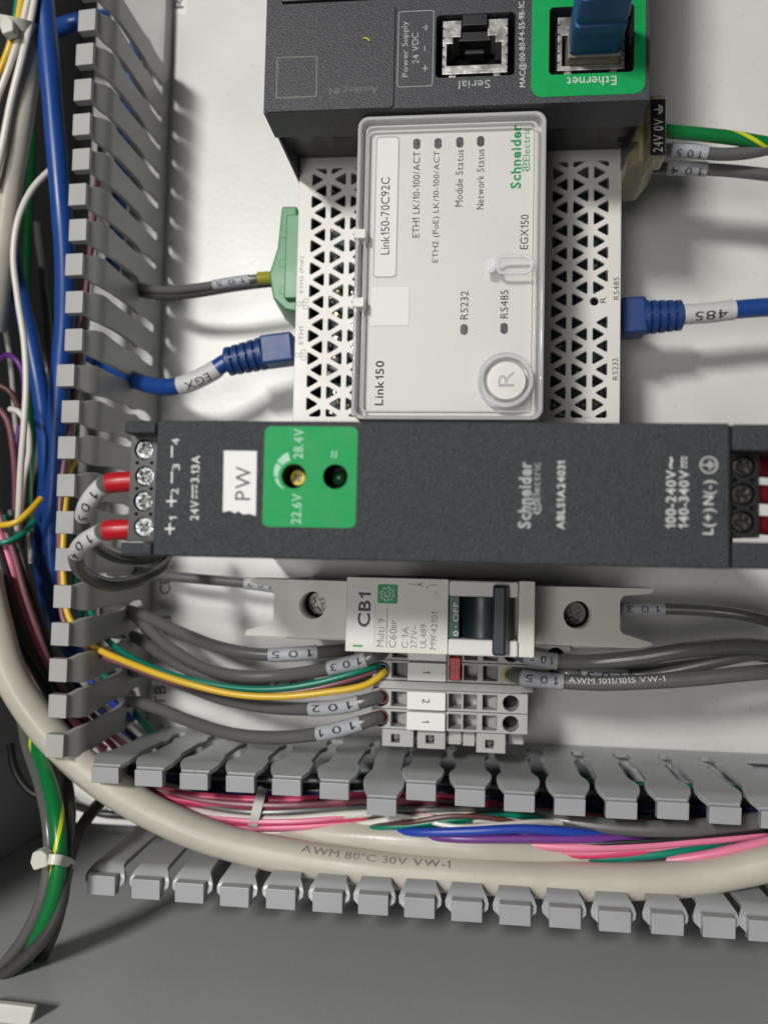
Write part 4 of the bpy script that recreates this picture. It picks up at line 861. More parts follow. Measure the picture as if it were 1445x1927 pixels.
wire('grey wire marked 105 with yellow-green collar right of the strip', [(959, 1268, 36), (963, 1269, 41), (974, 1272, 44.5), (990, 1276, 45.5), (1050, 1282, 46), (1120, 1286, 47), (1200, 1284, 48), (1300, 1278, 49), (1400, 1268, 50), (1475, 1262, 49)], 1.95, 'wgrey', gL, marks=[((982, 1274), (1064, 1283), '105', 'sleeve')], prn=('AWM 1011/1015 VW-1', (1072, 1284), (1245, 1282)))
wire('grey wire of the right loops lying behind the others, with grey sleeve', [(1044, 1265, 36), (1048, 1266, 41), (1060, 1267, 44), (1080, 1269, 44), (1120, 1272, 41), (1180, 1272, 39), (1260, 1264, 42), (1340, 1246, 44), (1410, 1232, 45), (1475, 1228, 45)], 1.75, 'wgrey', gL, marks=[((1086, 1269), (1178, 1272), '103', 'sleeve')])
wire('dark grey wire under the topmost right loop', [(1040, 1262, 28), (1120, 1258, 34), (1220, 1248, 40), (1320, 1236, 43), (1420, 1232, 44), (1475, 1240, 43)], 1.75, 'wdark', gL)
for u, v, nm in ((961, 1269, 'nearer the strip'), (1045, 1266, 'at the far right of the strip')):
    c = at(u, v, ZK); o = plate('ferrule_collar', circle(c.x, c.y, 2.12, 24), [circle(c.x, c.y, 1.5, 24)], ZK - 4, ZK + .3, 'yferr', None, bevel=.15, loc=(c.x, c.y, ZK - 4)); props(o, 'yellow-green collar %s' % nm, 'ferrule', 'ferrule collars in the terminal strip')
wire('green and yellow earth wire from the supply plug to the right edge', [(1215, 240, 44), (1253, 246, 44), (1310, 252, 43), (1380, 260, 42), (1470, 275, 40)], 1.85, 'wgreen', None, 'earth wire', ribbon=(.20, .38, 1.6), n=16)
wire('grey wire just under the green and yellow one at the right edge', [(1215, 276, 40), (1253, 281, 40), (1300, 284, 40), (1350, 290, 40), (1400, 288, 40), (1470, 274, 40)], 1.75, 'wgrey', gL, marks=[((1326, 285), (1262, 281), '105', 'sleeve', True, 2.2, .4)])
wire('lower grey wire leaving the yellowed supply plug, sleeve reads 104', [(1215, 316, 34), (1253, 316, 34), (1320, 318, 34), (1380, 322, 34), (1470, 332, 34)], 1.75, 'wgrey', gL, marks=[((1325, 318), (1254, 316), '104', 'sleeve', True, 2.2, .4)])
# green pluggable connector at the gateway's left
gk = thing('terminal_plug', 'green pluggable connector at the left side of the white gateway', 'plug', (gx0_ - 4, at(535, 490, 34).y, 18))
z = 34
a = [at(532, 393, z), at(562, 393, z), at(562, 590, z), at(538, 586, z), at(516, 565, z), at(508, 520, z), at(516, 495, z), at(524, 470, z)]
obj('body', MB().prism([(p.x - (1.2 if i in (0, 3, 4, 5, 6, 7) else 0), p.y) for i, p in enumerate(a)], 14, 36, top=[(p.x + (.2 if i in (0, 3, 4, 5, 6, 7) else 0), p.y) for i, p in enumerate(a)]), 'greenplug', gk, bevel=.6)
obj('ridge', MB().box(at(545, 420, 34).x, gx0_ - .05, at(545, 570, 34).y, at(545, 415, 34).y, 36.02, 38.5), 'greenplug', gk, bevel=.4)
for v in (445, 500, 550): c = at(536, v, 34); obj('wire_screw', MB().cyl((c.x, c.y, 34), (c.x, c.y, 36.15), 1.3, n=14), 'greenplug', gk, bevel=.2)
# patch cords
def boot_cord(label, cable_pts, boot, plug, mark, r=2.65, rb=4.9):
    P = path_px(cable_pts); o = obj('patch_cord', MB().tube(P, r, 18), 'blue', None, P[0], bevel=0); props(o, label, 'patch cord', 'blue patch cords')
    (a, b, z) = boot; A = at(*a, z); B = at(*b, z); d = (B - A)
    mb = MB(); nst = 5; prof = []
    for k in range(nst):
        t0 = k / nst; t1 = (k + .68) / nst; t2 = (k + 1) / nst; rr_ = rb * (1 - .14 * k / nst)
        prof += [(rr_, t0 * d.length), (rr_, t1 * d.length), (rr_ * .78, (t1 + .02) * d.length), (rr_ * .78, (t2 - .02) * d.length)]
    prof[0] = (rb, 0); mb.lathe(A, d, prof, 28)
    bo_ = obj('strain_relief', mb, 'blueboot', o, bevel=.2)
    n_ = d.normalized(); s_ = Vector((0, 0, 1)).cross(n_)
    rib = MB()
    for t0 in (.15, .45, .72):
        c0 = A + d * t0; q = (c0 + Vector((0, 0, rb * .80)))
        rib.add([q - s_ * .5 - n_ * .9 - Vector((0, 0, 1)), q + s_ * .5 - n_ * .9 - Vector((0, 0, 1)), q + s_ * .5 + n_ * 1.6 - Vector((0, 0, 1)), q - s_ * .5 + n_ * 1.6 - Vector((0, 0, 1)), q - s_ * .5 - n_ * .9 + Vector((0, 0, .7)), q + s_ * .5 - n_ * .9 + Vector((0, 0, .7)), q + s_ * .5 + n_ * 1.6 + Vector((0, 0, .5)), q - s_ * .5 + n_ * 1.6 + Vector((0, 0, .5))], [(0, 3, 2, 1), (4, 5, 6, 7), (0, 1, 5, 4), (1, 2, 6, 5), (2, 3, 7, 6), (3, 0, 4, 7)])
    obj('rib', rib, 'blueboot', bo_, bevel=.15)
    (a, b, z, hw, zh) = plug; A = at(*a, z); B = at(*b, z); d = (B - A).normalized(); s_ = Vector((-d.y, d.x, 0)).normalized()
    q = [A + s_ * hw, A - s_ * hw, B - s_ * hw, B + s_ * hw]
    obj('plug_shroud', MB().prism([(p.x, p.y) for p in q], z - zh, z + zh), 'blueboot', o, bevel=.9, seg=3)
    (a, b, s, m2, flip) = mark; i0, i1 = sorted((nearest(P, *a), nearest(P, *b)))
    sv = obj('marker_sleeve', MB().tube(P[i0:i1 + 1], r + .2, 20), m2, o, bevel=0)
    qd = max(1, int((i1 - i0) * .2)); wraptext(sv, s, P, i0 + qd, i1 - qd, r + .26, 2.6, 'inkb', flip, around=.25)
    return o
zb = 28
boot_cord('blue patch cord marked EGX from the left duct into the gateway', [(520, 660, zb), (430, 680, zb), (395, 702, zb), (345, 724, zb), (300, 728, zb - 2), (255, 716, zb - 6), (225, 700, zb - 10), (195, 684, zb - 14), (160, 660, 12)], ((497, 665), (424, 682), zb), ((556, 656), (495, 664), zb, 4.4, 4.2), ((411, 692), (341, 726), 'EGX', 'sleevew', False))
boot_cord('blue patch cord with white sleeve leaving the gateway to the right', [(1180, 600, zb), (1283, 592, zb), (1330, 589, zb), (1390, 582, zb), (1475, 576, zb)], ((1208, 598), (1285, 593), zb), ((1164, 601), (1212, 598), zb, 5.2, 4.6), ((1380, 583), (1286, 592), '485', 'sleevew', True))
# thick cables
def cable(label, pts, r, m, name='cable', group=None, n=24, txt=None):
    P = path_px(pts, 2.0); ph = random.uniform(0, 6); o = obj(name, MB().tube(P, lambda t: r * (1 + .022 * math.sin(t * 23 + ph) + .014 * math.sin(t * 61 + 2 * ph)), n), m, None, P[0], bevel=0); props(o, label, 'cable', group)
    if txt: i0, i1 = sorted((nearest(P, *txt[1]), nearest(P, *txt[2]))); wraptext(o, txt[0], P, i0, i1, r * 1.042, 2.2, 'inkcable', txt[3], around=txt[4])
    return o
cable('thick beige cable sweeping round the lower left corner into the bottom duct', [(-30, 1080, 45), (-8, 1180, 46), (20, 1270, 46), (70, 1350, 44.5), (135, 1422, 43), (215, 1484, 42), (300, 1535, 41), (420, 1583, 40), (555, 1613, 39), (720, 1636, 39), (918, 1650, 39), (1102, 1659, 39), (1230, 1657, 39), (1340, 1646, 39), (1480, 1616, 40)], 4.75, 'beige', txt=('AWM 80°C 30V VW-1', (565, 1616), (848, 1646), False, .55))
cable('second beige cable with printed lettering behind the thickest one', [(210, 1440, 20), (290, 1486, 18), (370, 1525, 22), (470, 1556, 27), (580, 1568, 31), (700, 1577, 34), (820, 1586, 35), (950, 1598, 35), (1080, 1616, 33), (1220, 1624, 30), (1480, 1620, 25)], 4.7, 'beige')
cable('beige cable hanging at the upper left edge', [(80, -40, 44), (58, 100, 44), (38, 230, 43), (18, 360, 40), (6, 470, 36), (-12, 620, 30)], 3.7, 'beige')
cable('bright blue cable running down the left duct beside the fingers', [(78, -40, 46), (88, 60, 45), (100, 200, 44), (112, 340, 42), (122, 470, 39), (122, 600, 34), (112, 740, 30), (104, 880, 26), (98, 1010, 22), (104, 1110, 19), (125, 1200, 16), (165, 1260, 14)], 3.0, 'blue')
cable('second blue cable leaning across the dark left side', [(20, 470, 26), (40, 560, 27), (62, 660, 28), (80, 760, 27), (90, 880, 22), (80, 1050, 16), (100, 1180, 14)], 2.7, 'blue')
cable('short blue cable passing behind the top fingers', [(60, 60, 18), (110, 52, 22), (145, 42, 24), (200, 34, 16)], 2.7, 'blue')
for k, pts in enumerate(([(255, 90, 9), (240, 200, 9), (232, 300, 10), (222, 420, 10), (210, 520, 10)],)):
    cable('blue cable glimpsed through the slots of the left duct', pts, 2.7, 'blue')
wire('thin white wire bowing out at the left of the blue cable', [(120, 305, 30), (98, 318, 38), (62, 355, 42), (36, 410, 44), (26, 480, 44), (34, 560, 44), (46, 640, 44), (50, 720, 44), (46, 800, 44), (40, 880, 42), (36, 965, 38), (30, 1040, 26)], .95, 'wwhite')
wire('thin white wire looping lower at the left edge', [(20, 770, 36), (36, 775, 38), (52, 800, 38), (56, 850, 36), (46, 900, 34), (40, 960, 30)], .9, 'wwhite')
wire('cream wire beside the beige cable at the top left, right one', [(68, -20, 50), (58, 40, 50), (42, 110, 50), (22, 190, 49), (4, 280, 48), (-12, 350, 46)], 1.1, 'wwhite')
wire('cream wire beside the beige cable at the top left, left one', [(58, -20, 51), (42, 50, 51), (20, 120, 51), (-10, 200, 50)], .95, 'wwhite')
wire('brown wire in the bundle at the top left', [(50, -20, 50), (40, 40, 50), (26, 100, 50), (8, 160, 49), (-10, 210, 48)], 1.0, 'wmauve')
wire('yellow wire in the bundle at the top left', [(44, -20, 51), (34, 40, 51), (18, 90, 51), (2, 130, 50), (-14, 160, 50)], 1.0, 'wyellow')
wire('green wire in the bundle at the top left', [(36, -20, 49), (28, 40, 49), (8, 120, 49), (-14, 180, 48)], .9, 'wteal')
wire('dark green wire deep in the left duct', [(62, 250, 8), (55, 380, 8), (50, 520, 8), (52, 700, 8), (60, 860, 8), (66, 1000, 8)], 1.6, 'wgreen')
wire('yellow wire hooking off the left edge', [(78, 938, 36), (56, 962, 40), (30, 983, 42), (-14, 990, 42)], .95, 'wyellow')
wire('teal wire hooking off the left edge', [(66, 980, 34), (40, 1006, 38), (10, 1020, 40), (-14, 1024, 40)], .85, 'wteal')
for lab, m, pts, r in (
    ('maroon wire at the dark left edge', 'wmauve', [(-10, 760, 34), (14, 790, 34), (26, 850, 32), (30, 950, 28), (20, 1080, 24), (40, 1200, 22), (90, 1330, 20)], 1.0),
    ('second maroon wire at the dark left edge', 'wbrown', [(-10, 720, 32), (22, 740, 31), (44, 800, 28), (50, 900, 22), (40, 1030, 20), (60, 1180, 20)], 1.0),
    ('pink wire at the left running behind the thick beige cable', 'wpink', [(-6, 990, 36), (20, 1060, 36), (40, 1140, 35), (66, 1210, 33), (100, 1290, 30), (150, 1370, 26), (200, 1410, 22)], 1.0),
    ('blue thin wire at the left beside the pink one', 'wblue', [(8, 1040, 35), (32, 1150, 34), (60, 1230, 32), (100, 1310, 28), (160, 1380, 22)], .95),
    ('teal wire at the left above the pink one', 'wteal', [(8, 970, 33), (40, 1080, 33), (62, 1160, 31), (92, 1250, 28), (140, 1340, 22)], 1.0),
    ('taupe wire at the left above the teal one', 'wgrey', [(20, 960, 32), (50, 1070, 32), (74, 1150, 30), (104, 1240, 26), (150, 1320, 20)], .95),
    ('dark grey wire hugging the thick beige cable at the left', 'wdark', [(-10, 1020, 38), (16, 1110, 38), (48, 1200, 36), (90, 1280, 31), (130, 1335, 26), (175, 1395, 19)], 1.5),
    ('black wire between the blue and dark grey ones at the left', 'wblack', [(-8, 1060, 37), (22, 1160, 37), (54, 1240, 35), (104, 1330, 30), (150, 1390, 22)], 1.1),
    ('mauve wire seen between the fingers of the left duct', 'wmauve', [(192, 240, 20), (180, 380, 20), (166, 520, 22), (148, 660, 24), (132, 800, 26), (118, 900, 28), (112, 1000, 30), (114, 1100, 30), (122, 1170, 31), (150, 1196, 32)], .85),
    ('white wire seen between the fingers of the left duct', 'wwhite', [(198, 260, 19), (186, 400, 19), (172, 540, 21), (156, 680, 22), (138, 800, 24), (124, 900, 26), (118, 1000, 28), (120, 1100, 29), (132, 1170, 30), (160, 1215, 30)], .85),
    ('yellow wire coming down between the left fingers', 'wyellow', [(150, 860, 20), (134, 880, 24), (126, 930, 27), (120, 1010, 30), (120, 1090, 32), (130, 1160, 34), (152, 1192, 34)], .95),
    ('teal wire coming down between the left fingers', 'wteal', [(160, 930, 18), (146, 980, 20), (142, 1050, 22), (146, 1120, 24), (158, 1160, 26), (174, 1184, 28)], .9),
    ('maroon wire under the lowest left fingers', 'wmauve', [(110, 1270, 20), (135, 1300, 20), (175, 1345, 18), (215, 1385, 16), (260, 1420, 14)], 1.0),
    ('navy wire under the lowest left fingers', 'wnavy', [(120, 1255, 20), (150, 1295, 19), (190, 1335, 17), (235, 1375, 15), (280, 1410, 13)], 1.1),
    ('blue thin wire under the lowest left fingers', 'wblue', [(130, 1235, 20), (170, 1280, 20), (210, 1320, 18), (250, 1355, 16)], 1.1),
    ('teal wire under the lowest left fingers', 'wteal', [(180, 1250, 13), (220, 1300, 12), (262, 1350, 11), (300, 1395, 10)], 1.2),
    ('pink wire under the lowest left fingers', 'wpink', [(120, 1345, 26), (150, 1365, 25), (180, 1395, 22), (205, 1425, 20), (240, 1462, 18)], 1.0),
    ('rose wire under the lowest left fingers', 'wrose', [(140, 1330, 20), (175, 1365, 19), (210, 1400, 17), (245, 1440, 16)], 1.0)):
    wire(lab, pts, r, m, 'thin coloured wires in the left duct', n=10)
# the thin wires lying in the bottom duct
G = 'thin coloured wires in the bottom duct'
for lab, m, pts, r in (
    ('rose wire, topmost in the bottom duct', 'wrose', [(240, 1470, 30), (320, 1492, 32), (440, 1504, 33), (560, 1506, 33), (700, 1498, 30), (840, 1502, 26), (960, 1520, 24), (1120, 1540, 22), (1300, 1556, 22), (1480, 1550, 22)], 1.3),
    ('deep pink wire just under the topmost rose one', 'wrose', [(230, 1474, 31), (310, 1500, 34), (430, 1514, 35), (560, 1516, 35), (690, 1506, 32), (820, 1512, 28), (960, 1534, 25), (1140, 1554, 24), (1320, 1554, 26), (1480, 1534, 27)], 1.3),
    ('pink wire in the upper left of the bottom duct', 'wpink', [(235, 1482, 30), (330, 1508, 33), (440, 1521, 34), (560, 1522, 34), (680, 1514, 32), (780, 1516, 28), (900, 1536, 25)], 1.2),
    ('black wire under the pink ones in the bottom duct', 'wblack', [(250, 1480, 28), (350, 1516, 31), (450, 1530, 33), (560, 1529, 33), (700, 1517, 31), (860, 1530, 27), (1000, 1552, 24), (1150, 1572, 24)], 1.2),
    ('navy wire in the bottom duct', 'wnavy', [(300, 1500, 25), (420, 1522, 28), (540, 1524, 30), (660, 1512, 30), (780, 1512, 26), (920, 1530, 22)], 1.2),
    ('white wire bowing across the left of the bottom duct', 'wwhite', [(235, 1478, 28), (320, 1512, 32), (420, 1536, 35), (530, 1542, 36), (640, 1534, 35), (760, 1526, 32), (880, 1528, 28), (1000, 1540, 25)], 1.15),
    ('rose wire under the white one in the bottom duct', 'wrose', [(240, 1486, 27), (330, 1524, 31), (430, 1546, 34), (540, 1548, 35), (650, 1540, 34), (760, 1530, 31), (860, 1520, 28)], 1.2),
    ('pink wire under the white one in the bottom duct', 'wpink', [(250, 1496, 27), (340, 1532, 31), (440, 1554, 34), (560, 1555, 35), (680, 1544, 33), (790, 1532, 30), (900, 1526, 27)], 1.1),
    ('cream wire lowest at the left of the bottom duct', 'wwhite', [(290, 1512, 28), (380, 1546, 31), (470, 1566, 33), (580, 1564, 33), (680, 1556, 32), (800, 1550, 30), (920, 1546, 28), (1040, 1560, 26)], 1.0),
    ('orange-brown wire crossing the middle of the bottom duct', 'worange', [(600, 1562, 27), (700, 1550, 29), (800, 1544, 30), (920, 1540, 29), (1020, 1550, 27)], .9),
    ('pale grey wire across the middle of the bottom duct', 'wwhite', [(560, 1560, 31), (660, 1554, 34), (760, 1540, 36), (880, 1534, 35), (1000, 1546, 32), (1100, 1570, 29)], 1.0),
    ('teal wire crossing the middle of the bottom duct', 'wteal', [(560, 1568, 31), (660, 1562, 35), (760, 1556, 37), (860, 1546, 37), (960, 1542, 35), (1060, 1558, 31)], 1.0),
    ('bright blue wire crossing the middle of the bottom duct', 'wblue', [(620, 1556, 26), (700, 1560, 33), (790, 1566, 39), (880, 1564, 41), (980, 1560, 41), (1080, 1566, 39), (1180, 1578, 35), (1280, 1580, 31)], 1.25),
    ('blue-violet wire under the bright blue one', 'wviolet', [(700, 1562, 28), (780, 1572, 36), (860, 1578, 40), (980, 1578, 40), (1100, 1578, 39), (1200, 1576, 36), (1320, 1566, 32)], 1.1),
    ('cream wire in the middle right of the bottom duct', 'wwhite', [(840, 1546, 36), (940, 1544, 37), (1040, 1560, 36), (1140, 1578, 34), (1260, 1580, 33), (1380, 1572, 33), (1480, 1562, 33)], 1.0),
    ('red wire crossing steeply in the bottom duct', 'wrose', [(820, 1530, 24), (880, 1556, 30), (940, 1566, 31), (1040, 1568, 29)], .9),
    ('tan wire crossing steeply in the bottom duct', 'wwhite', [(860, 1534, 30), (930, 1552, 37), (1010, 1566, 38), (1090, 1576, 34)], .9),
    ('violet wire near the end of the bright blue one', 'wviolet', [(900, 1556, 33), (980, 1568, 39), (1060, 1578, 38), (1160, 1582, 34)], .9),
    ('dark grey cable lying in the right of the bottom duct', 'wgrey', [(900, 1530, 24), (1000, 1536, 31), (1090, 1549, 35), (1190, 1559, 37), (1280, 1559, 38), (1380, 1550, 37), (1480, 1538, 36)], 2.3),
    ('light pink wire, broad sweep at the right of the bottom duct', 'wpink', [(880, 1578, 32), (980, 1588, 36), (1080, 1594, 38), (1180, 1592, 38), (1280, 1584, 37), (1380, 1576, 36), (1480, 1566, 35)], 1.3),
    ('pink wire under the light pink sweep', 'wpink', [(900, 1586, 31), (1000, 1597, 35), (1090, 1602, 37), (1190, 1600, 37), (1300, 1590, 36), (1400, 1582, 34)], 1.2),
    ('deep rose wire under the pink sweep', 'wrose', [(930, 1592, 31), (1020, 1604, 35), (1110, 1608, 37), (1210, 1602, 37), (1310, 1590, 35), (1480, 1570, 31)], 1.2),
    ('navy wire at the right of the bottom duct', 'wnavy', [(1040, 1600, 31), (1140, 1607, 35), (1240, 1600, 36), (1340, 1588, 35), (1480, 1574, 32)], 1.2),
    ('teal wire at the right of the bottom duct', 'wteal', [(1020, 1606, 31), (1110, 1614, 36), (1190, 1612, 37), (1280, 1602, 37), (1370, 1590, 35), (1480, 1578, 32)], 1.3),
    ('black wire under the teal one at the right', 'wblack', [(1010, 1608, 31), (1100, 1620, 35), (1190, 1622, 37), (1290, 1612, 37), (1380, 1598, 35), (1480, 1580, 32)], 1.25),
    ('last pink wire crossing up to the right edge', 'wpink', [(1150, 1618, 33), (1240, 1620, 37), (1320, 1610, 39), (1400, 1592, 39), (1480, 1572, 38)], 1.2),
    ('black filler cable lying against the upper fingers of the bottom duct', 'wblack', [(230, 1440, 12), (400, 1464, 14), (600, 1470, 15), (800, 1474, 14), (1000, 1484, 14), (1200, 1494, 14), (1480, 1506, 14)], 2.6),  # this and the next two dark cables are added to darken the slots
    ('navy filler cable lying against the upper fingers of the bottom duct', 'wnavy', [(240, 1450, 22), (400, 1480, 14), (600, 1488, 14), (800, 1492, 14), (1000, 1504, 14), (1200, 1514, 14), (1480, 1526, 14)], 2.2),
    ('dark green filler cable lying low behind the upper fingers', 'wteal', [(260, 1436, 8), (420, 1456, 6), (620, 1462, 6), (820, 1466, 6), (1020, 1474, 6), (1480, 1494, 6)], 1.9),
    ('dark grey cable on the floor of the bottom duct', 'wdark', [(260, 1480, 8), (420, 1500, 6), (620, 1510, 6), (820, 1515, 6), (1020, 1520, 6), (1480, 1535, 6)], 3.0),
    ('white wire near the right edge of the bottom duct', 'wwhite', [(1120, 1580, 30), (1220, 1574, 33), (1320, 1572, 34), (1480, 1566, 33)], 1.0),
    ('rose wire near the right edge of the bottom duct', 'wrose', [(1180, 1564, 28), (1280, 1566, 32), (1380, 1560, 33), (1480, 1546, 32)], 1.2)):
    wire(lab, pts, r, m, G, n=10, step=2.0)
for lab, m, pts, r in (
    ('thin white strand twisting under the teal one in the bottom duct', 'wwhite', [(700, 1528, 34), (780, 1540, 38), (860, 1556, 40), (940, 1552, 40), (1020, 1546, 37), (1120, 1556, 33)], .7),
    ('thin black strand twisting over the cream ones in the bottom duct', 'wblack', [(640, 1546, 31), (740, 1536, 35), (830, 1540, 36), (920, 1532, 35), (1010, 1538, 32), (1120, 1560, 28)], .7),
    ('thin brown strand in the middle tangle of the bottom duct', 'wbrown', [(690, 1556, 35), (770, 1548, 39), (850, 1536, 40), (930, 1540, 39), (1000, 1556, 37)], .7),
    ('thin red strand in the middle tangle of the bottom duct', 'wrose', [(720, 1530, 32), (800, 1534, 36), (870, 1548, 37), (950, 1562, 36), (1040, 1572, 33)], .65),
    ('thin grey strand in the middle tangle of the bottom duct', 'wgrey', [(660, 1540, 33), (760, 1526, 35), (850, 1524, 35), (950, 1528, 33), (1060, 1546, 29)], .8),
    ('thin tan strand crossing the bright blue wire', 'beige', [(820, 1540, 34), (890, 1556, 37), (960, 1570, 37), (1030, 1576, 34)], .7),
    ('thin violet strand crossing the bright blue wire', 'wviolet', [(860, 1548, 35), (930, 1566, 38), (1000, 1577, 37), (1080, 1582, 33)], .7),
    ('thin orange strand crossing the bright blue wire', 'worange', [(780, 1536, 34), (850, 1548, 37), (910, 1562, 37), (980, 1572, 35)], .6),
    ('second thin teal strand above the bright blue wire', 'wteal', [(640, 1562, 33), (740, 1556, 38), (840, 1544, 39), (940, 1534, 37), (1040, 1540, 33)], .75),
    ('thin pale pink strand beneath the tie', 'wpink', [(260, 1500, 30), (360, 1530, 34), (470, 1545, 37), (580, 1544, 37), (690, 1530, 34), (800, 1522, 31)], .7),
    ('thin grey strand beneath the tie', 'wgrey', [(250, 1482, 30), (350, 1510, 34), (470, 1528, 37), (600, 1524, 36), (720, 1516, 32), (860, 1520, 28)], .75),
    ('thin dark maroon strand along the top of the pink wires', 'wmauve', [(260, 1476, 32), (380, 1506, 36), (520, 1516, 37), (660, 1508, 34), (800, 1506, 30), (960, 1528, 26)], .8),
    ('thin black strand in the light pink sweep at the right', 'wblack', [(980, 1582, 34), (1080, 1588, 38), (1200, 1584, 39), (1320, 1574, 38), (1480, 1560, 36)], .6),
    ('thin white strand under the light pink sweep at the right', 'wwhite', [(960, 1592, 33), (1060, 1608, 36), (1160, 1618, 37), (1260, 1622, 37), (1350, 1606, 38), (1480, 1570, 37)], .7),
    ('thin mauve strand above the light pink sweep at the right', 'wmauve', [(1060, 1572, 31), (1160, 1570, 34), (1260, 1562, 36), (1370, 1554, 36), (1480, 1546, 34)], .8),
    ('thin black strand above the light pink sweep at the right', 'wblack', [(1100, 1576, 31), (1200, 1576, 35), (1300, 1568, 37), (1400, 1562, 37), (1480, 1558, 36)], .8),
    ('thin green strand in the dark behind the right fingers', 'wgreen', [(820, 1512, 22), (940, 1530, 24), (1080, 1546, 24), (1240, 1552, 24), (1480, 1540, 22)], .8)):
    wire(lab, pts, r, m, G, n=8, step=2.0)
for lab, m, pts, r in (
    ('grey wire dropping through the dark left side beside the second blue cable', 'wgrey', [(70, 420, 12), (84, 540, 14), (92, 640, 16), (86, 760, 16), (70, 900, 16), (72, 1040, 16)], 1.3),
    ('purple wire curling at the dark left edge', 'wviolet', [(-12, 690, 26), (16, 668, 28), (40, 690, 28), (46, 760, 24), (30, 850, 22), (36, 960, 22)], .9),
    ('white thin wire deep in the dark left side', 'wwhite', [(-12, 560, 22), (10, 620, 22), (22, 700, 22), (30, 800, 20), (44, 920, 18), (60, 1060, 18)], .8),
    ('pale mauve wire beside the pink one at the left', 'wmauve', [(-4, 960, 38), (26, 1040, 38), (48, 1120, 37), (74, 1195, 35), (104, 1270, 31), (150, 1350, 24)], .9),
    ('white wire between the pink and the teal one at the left', 'wwhite', [(4, 985, 35), (34, 1070, 35), (56, 1150, 34), (84, 1225, 31), (120, 1310, 26), (160, 1370, 20)], .8),
    ('rose wire beside the pink one at the left', 'wrose', [(-8, 1010, 35), (16, 1075, 35), (36, 1160, 34), (64, 1240, 32), (110, 1330, 26)], .85)):
    wire(lab, pts, r, m, 'thin coloured wires in the left duct', n=10)
# cables hanging out at the lower left
wire('grey wire, left one of the tied bundle at the lower left', [(40, 1330, 30), (52, 1400, 40), (78, 1480, 52), (92, 1550, 58), (95, 1610, 60), (84, 1680, 60), (50, 1760, 58), (-10, 1840, 55)], 1.75, 'wgrey', 'wires tied together at the lower left', n=16)
wire('green and yellow earth wire in the tied bundle at the lower left', [(50, 1350, 30), (70, 1410, 42), (98, 1490, 54), (110, 1560, 60), (112, 1620, 62), (102, 1690, 61), (72, 1765, 58), (30, 1830, 52), (-15, 1880, 48)], 2.1, 'wgreen', None, 'earth wire', n=16, ribbon=(.17, .34, -.9))
wire('grey wire, right one of the tied bundle at the lower left', [(112, 1400, 22), (124, 1460, 36), (131, 1530, 50), (126, 1590, 58), (122, 1650, 60), (112, 1710, 60), (80, 1770, 60), (20, 1825, 60), (-20, 1850, 60)], 1.75, 'wdark', 'wires tied together at the lower left', n=16)
wire('dark wire swinging in from the right to the tied bundle', [(215, 1490, 20), (180, 1520, 34), (150, 1565, 46), (132, 1610, 54), (120, 1670, 56), (105, 1740, 54), (78, 1800, 50), (30, 1860, 46), (-20, 1900, 44)], 1.75, 'wdark', 'wires tied together at the lower left', n=16)
wire('black braided cord behind the lower left corner', [(20, 1400, 6), (30, 1450, 8), (60, 1490, 8), (120, 1508, 6), (190, 1530, 2.4), (260, 1535, 2)], 1.3, 'wblack')
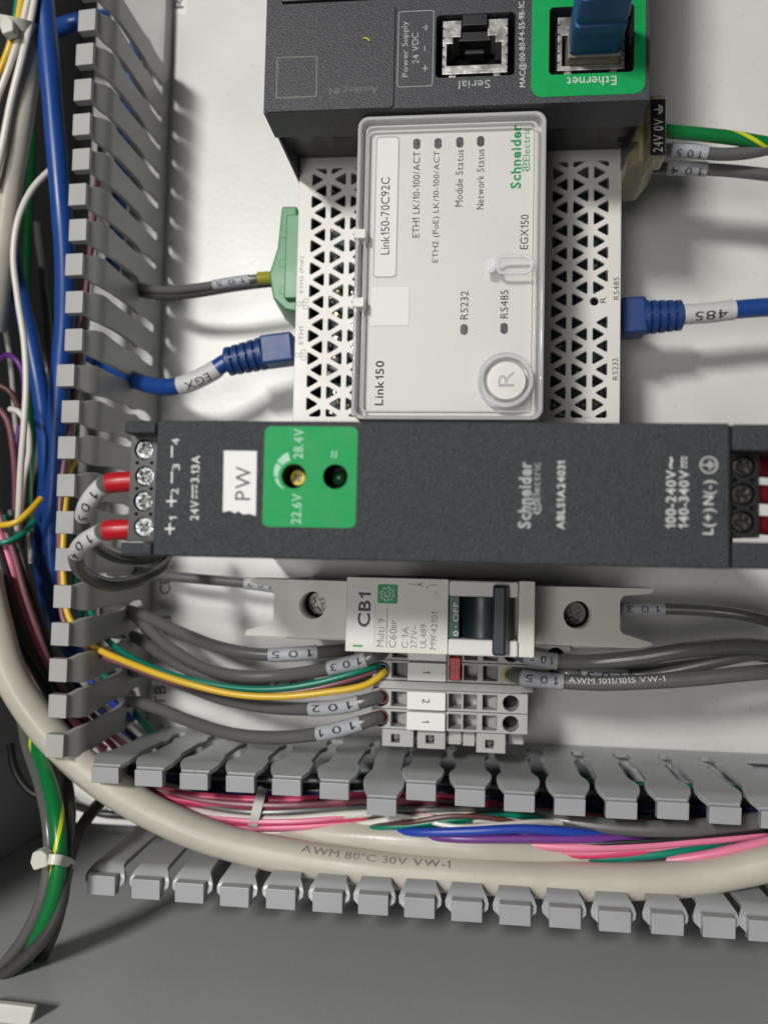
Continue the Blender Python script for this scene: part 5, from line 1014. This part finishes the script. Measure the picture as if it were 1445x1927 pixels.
# cable ties
def tie(label, pts, w, head, z):
    P = path_px(pts, 1.0); fr = frames(P); o = thing('cable_tie', label, 'cable tie', P[0], 'milky nylon cable ties')
    mb = MB(); vs = []; fs = []; T = .55
    for k, p in enumerate(P):
        t = (P[min(k + 1, len(P) - 1)] - P[max(k - 1, 0)]).normalized(); n_ = CAM - p; n_ = (n_ - t * n_.dot(t)).normalized(); s_ = t.cross(n_)
        vs += [p + s_ * w, p - s_ * w, p - s_ * w - n_ * T, p + s_ * w - n_ * T]
    for k in range(len(P) - 1):
        for i in range(4): fs.append((4 * k + i, 4 * k + (i + 1) % 4, 4 * k + 4 + (i + 1) % 4, 4 * k + 4 + i))
    fs += [(3, 2, 1, 0), tuple(range(4 * len(P) - 4, 4 * len(P)))]; mb.add(vs, fs); obj('strap', mb, 'tie', o, bevel=.15)
    bm = bmesh.new(); me = o.children[0].data; bm.from_mesh(me); bmesh.ops.recalc_face_normals(bm, faces=bm.faces); bm.to_mesh(me); bm.free()
    if head:
        u, v, du, dv, zz = head; c = at(u, v, zz)
        obj('head', MB().prism([(at(u + a * du, v + b * dv, zz).x, at(u + a * du, v + b * dv, zz).y) for a, b in ((-1, .2), (-.75, -.75), (.2, -1), (.95, -.5), (1, .6), (.3, .75), (-.6, 1))], zz - 3.5, zz), 'tie', o, bevel=.6, seg=3)
    return o
tie('milky cable tie with angular head round the lower left wires', [(82, 1616, 66), (96, 1617, 66.5), (112, 1618, 66), (126, 1622, 63), (137, 1630, 58), (138, 1640, 54)], 1.25, (73, 1620, 17, 20, 67), 66)
tie('milky cable tie round the bundle at the top left', [(-10, 36, 54), (10, 40, 55), (30, 44, 54), (55, 50, 51), (72, 58, 46)], 1.6, (12, 46, 13, 18, 56), 48)
tie('milky cable tie across the pink wires in the bottom duct', [(496, 1482, 30), (490, 1500, 37), (482, 1530, 39), (477, 1552, 37), (474, 1566, 33)], 1.35, None, 36)
# lid clip peeping in at the lower left corner
p = at(0, 1900, 80); q = at(66, 1897, 80)
lc = obj('door_bracket', MB().prism([(q.x - 16, q.y - 9), (q.x - 2.5, q.y - 9), (q.x, q.y), (q.x - 5, q.y + .2), (q.x - 16, q.y + .4)], 78, 80), 'cream', None, (q.x - 8, q.y - 4, 78), bevel=.5)
props(lc, 'pale bracket corner just showing at the lower left corner', 'bracket')
# zinc screw heads on the panel edge
for u, v, nm in ((132, 1512, 'zinc screw head by the tied wires at the lower left'), (205, 1530, 'zinc screw head left of a pair, behind the beige cable corner'), (220, 1527, 'zinc screw head right of a pair, behind the beige cable corner')):
    c = at(u, v, 2); o = obj('panel_screw', MB().lathe((c.x, c.y, .02), (0, 0, 1), [(2.2, 0), (2.2, .6), (1.6, 1.6), (.1, 2.0)], 16), 'steel', None, (c.x, c.y, 0), bevel=0)
    props(o, nm, 'screw', 'zinc screws on the panel edge')
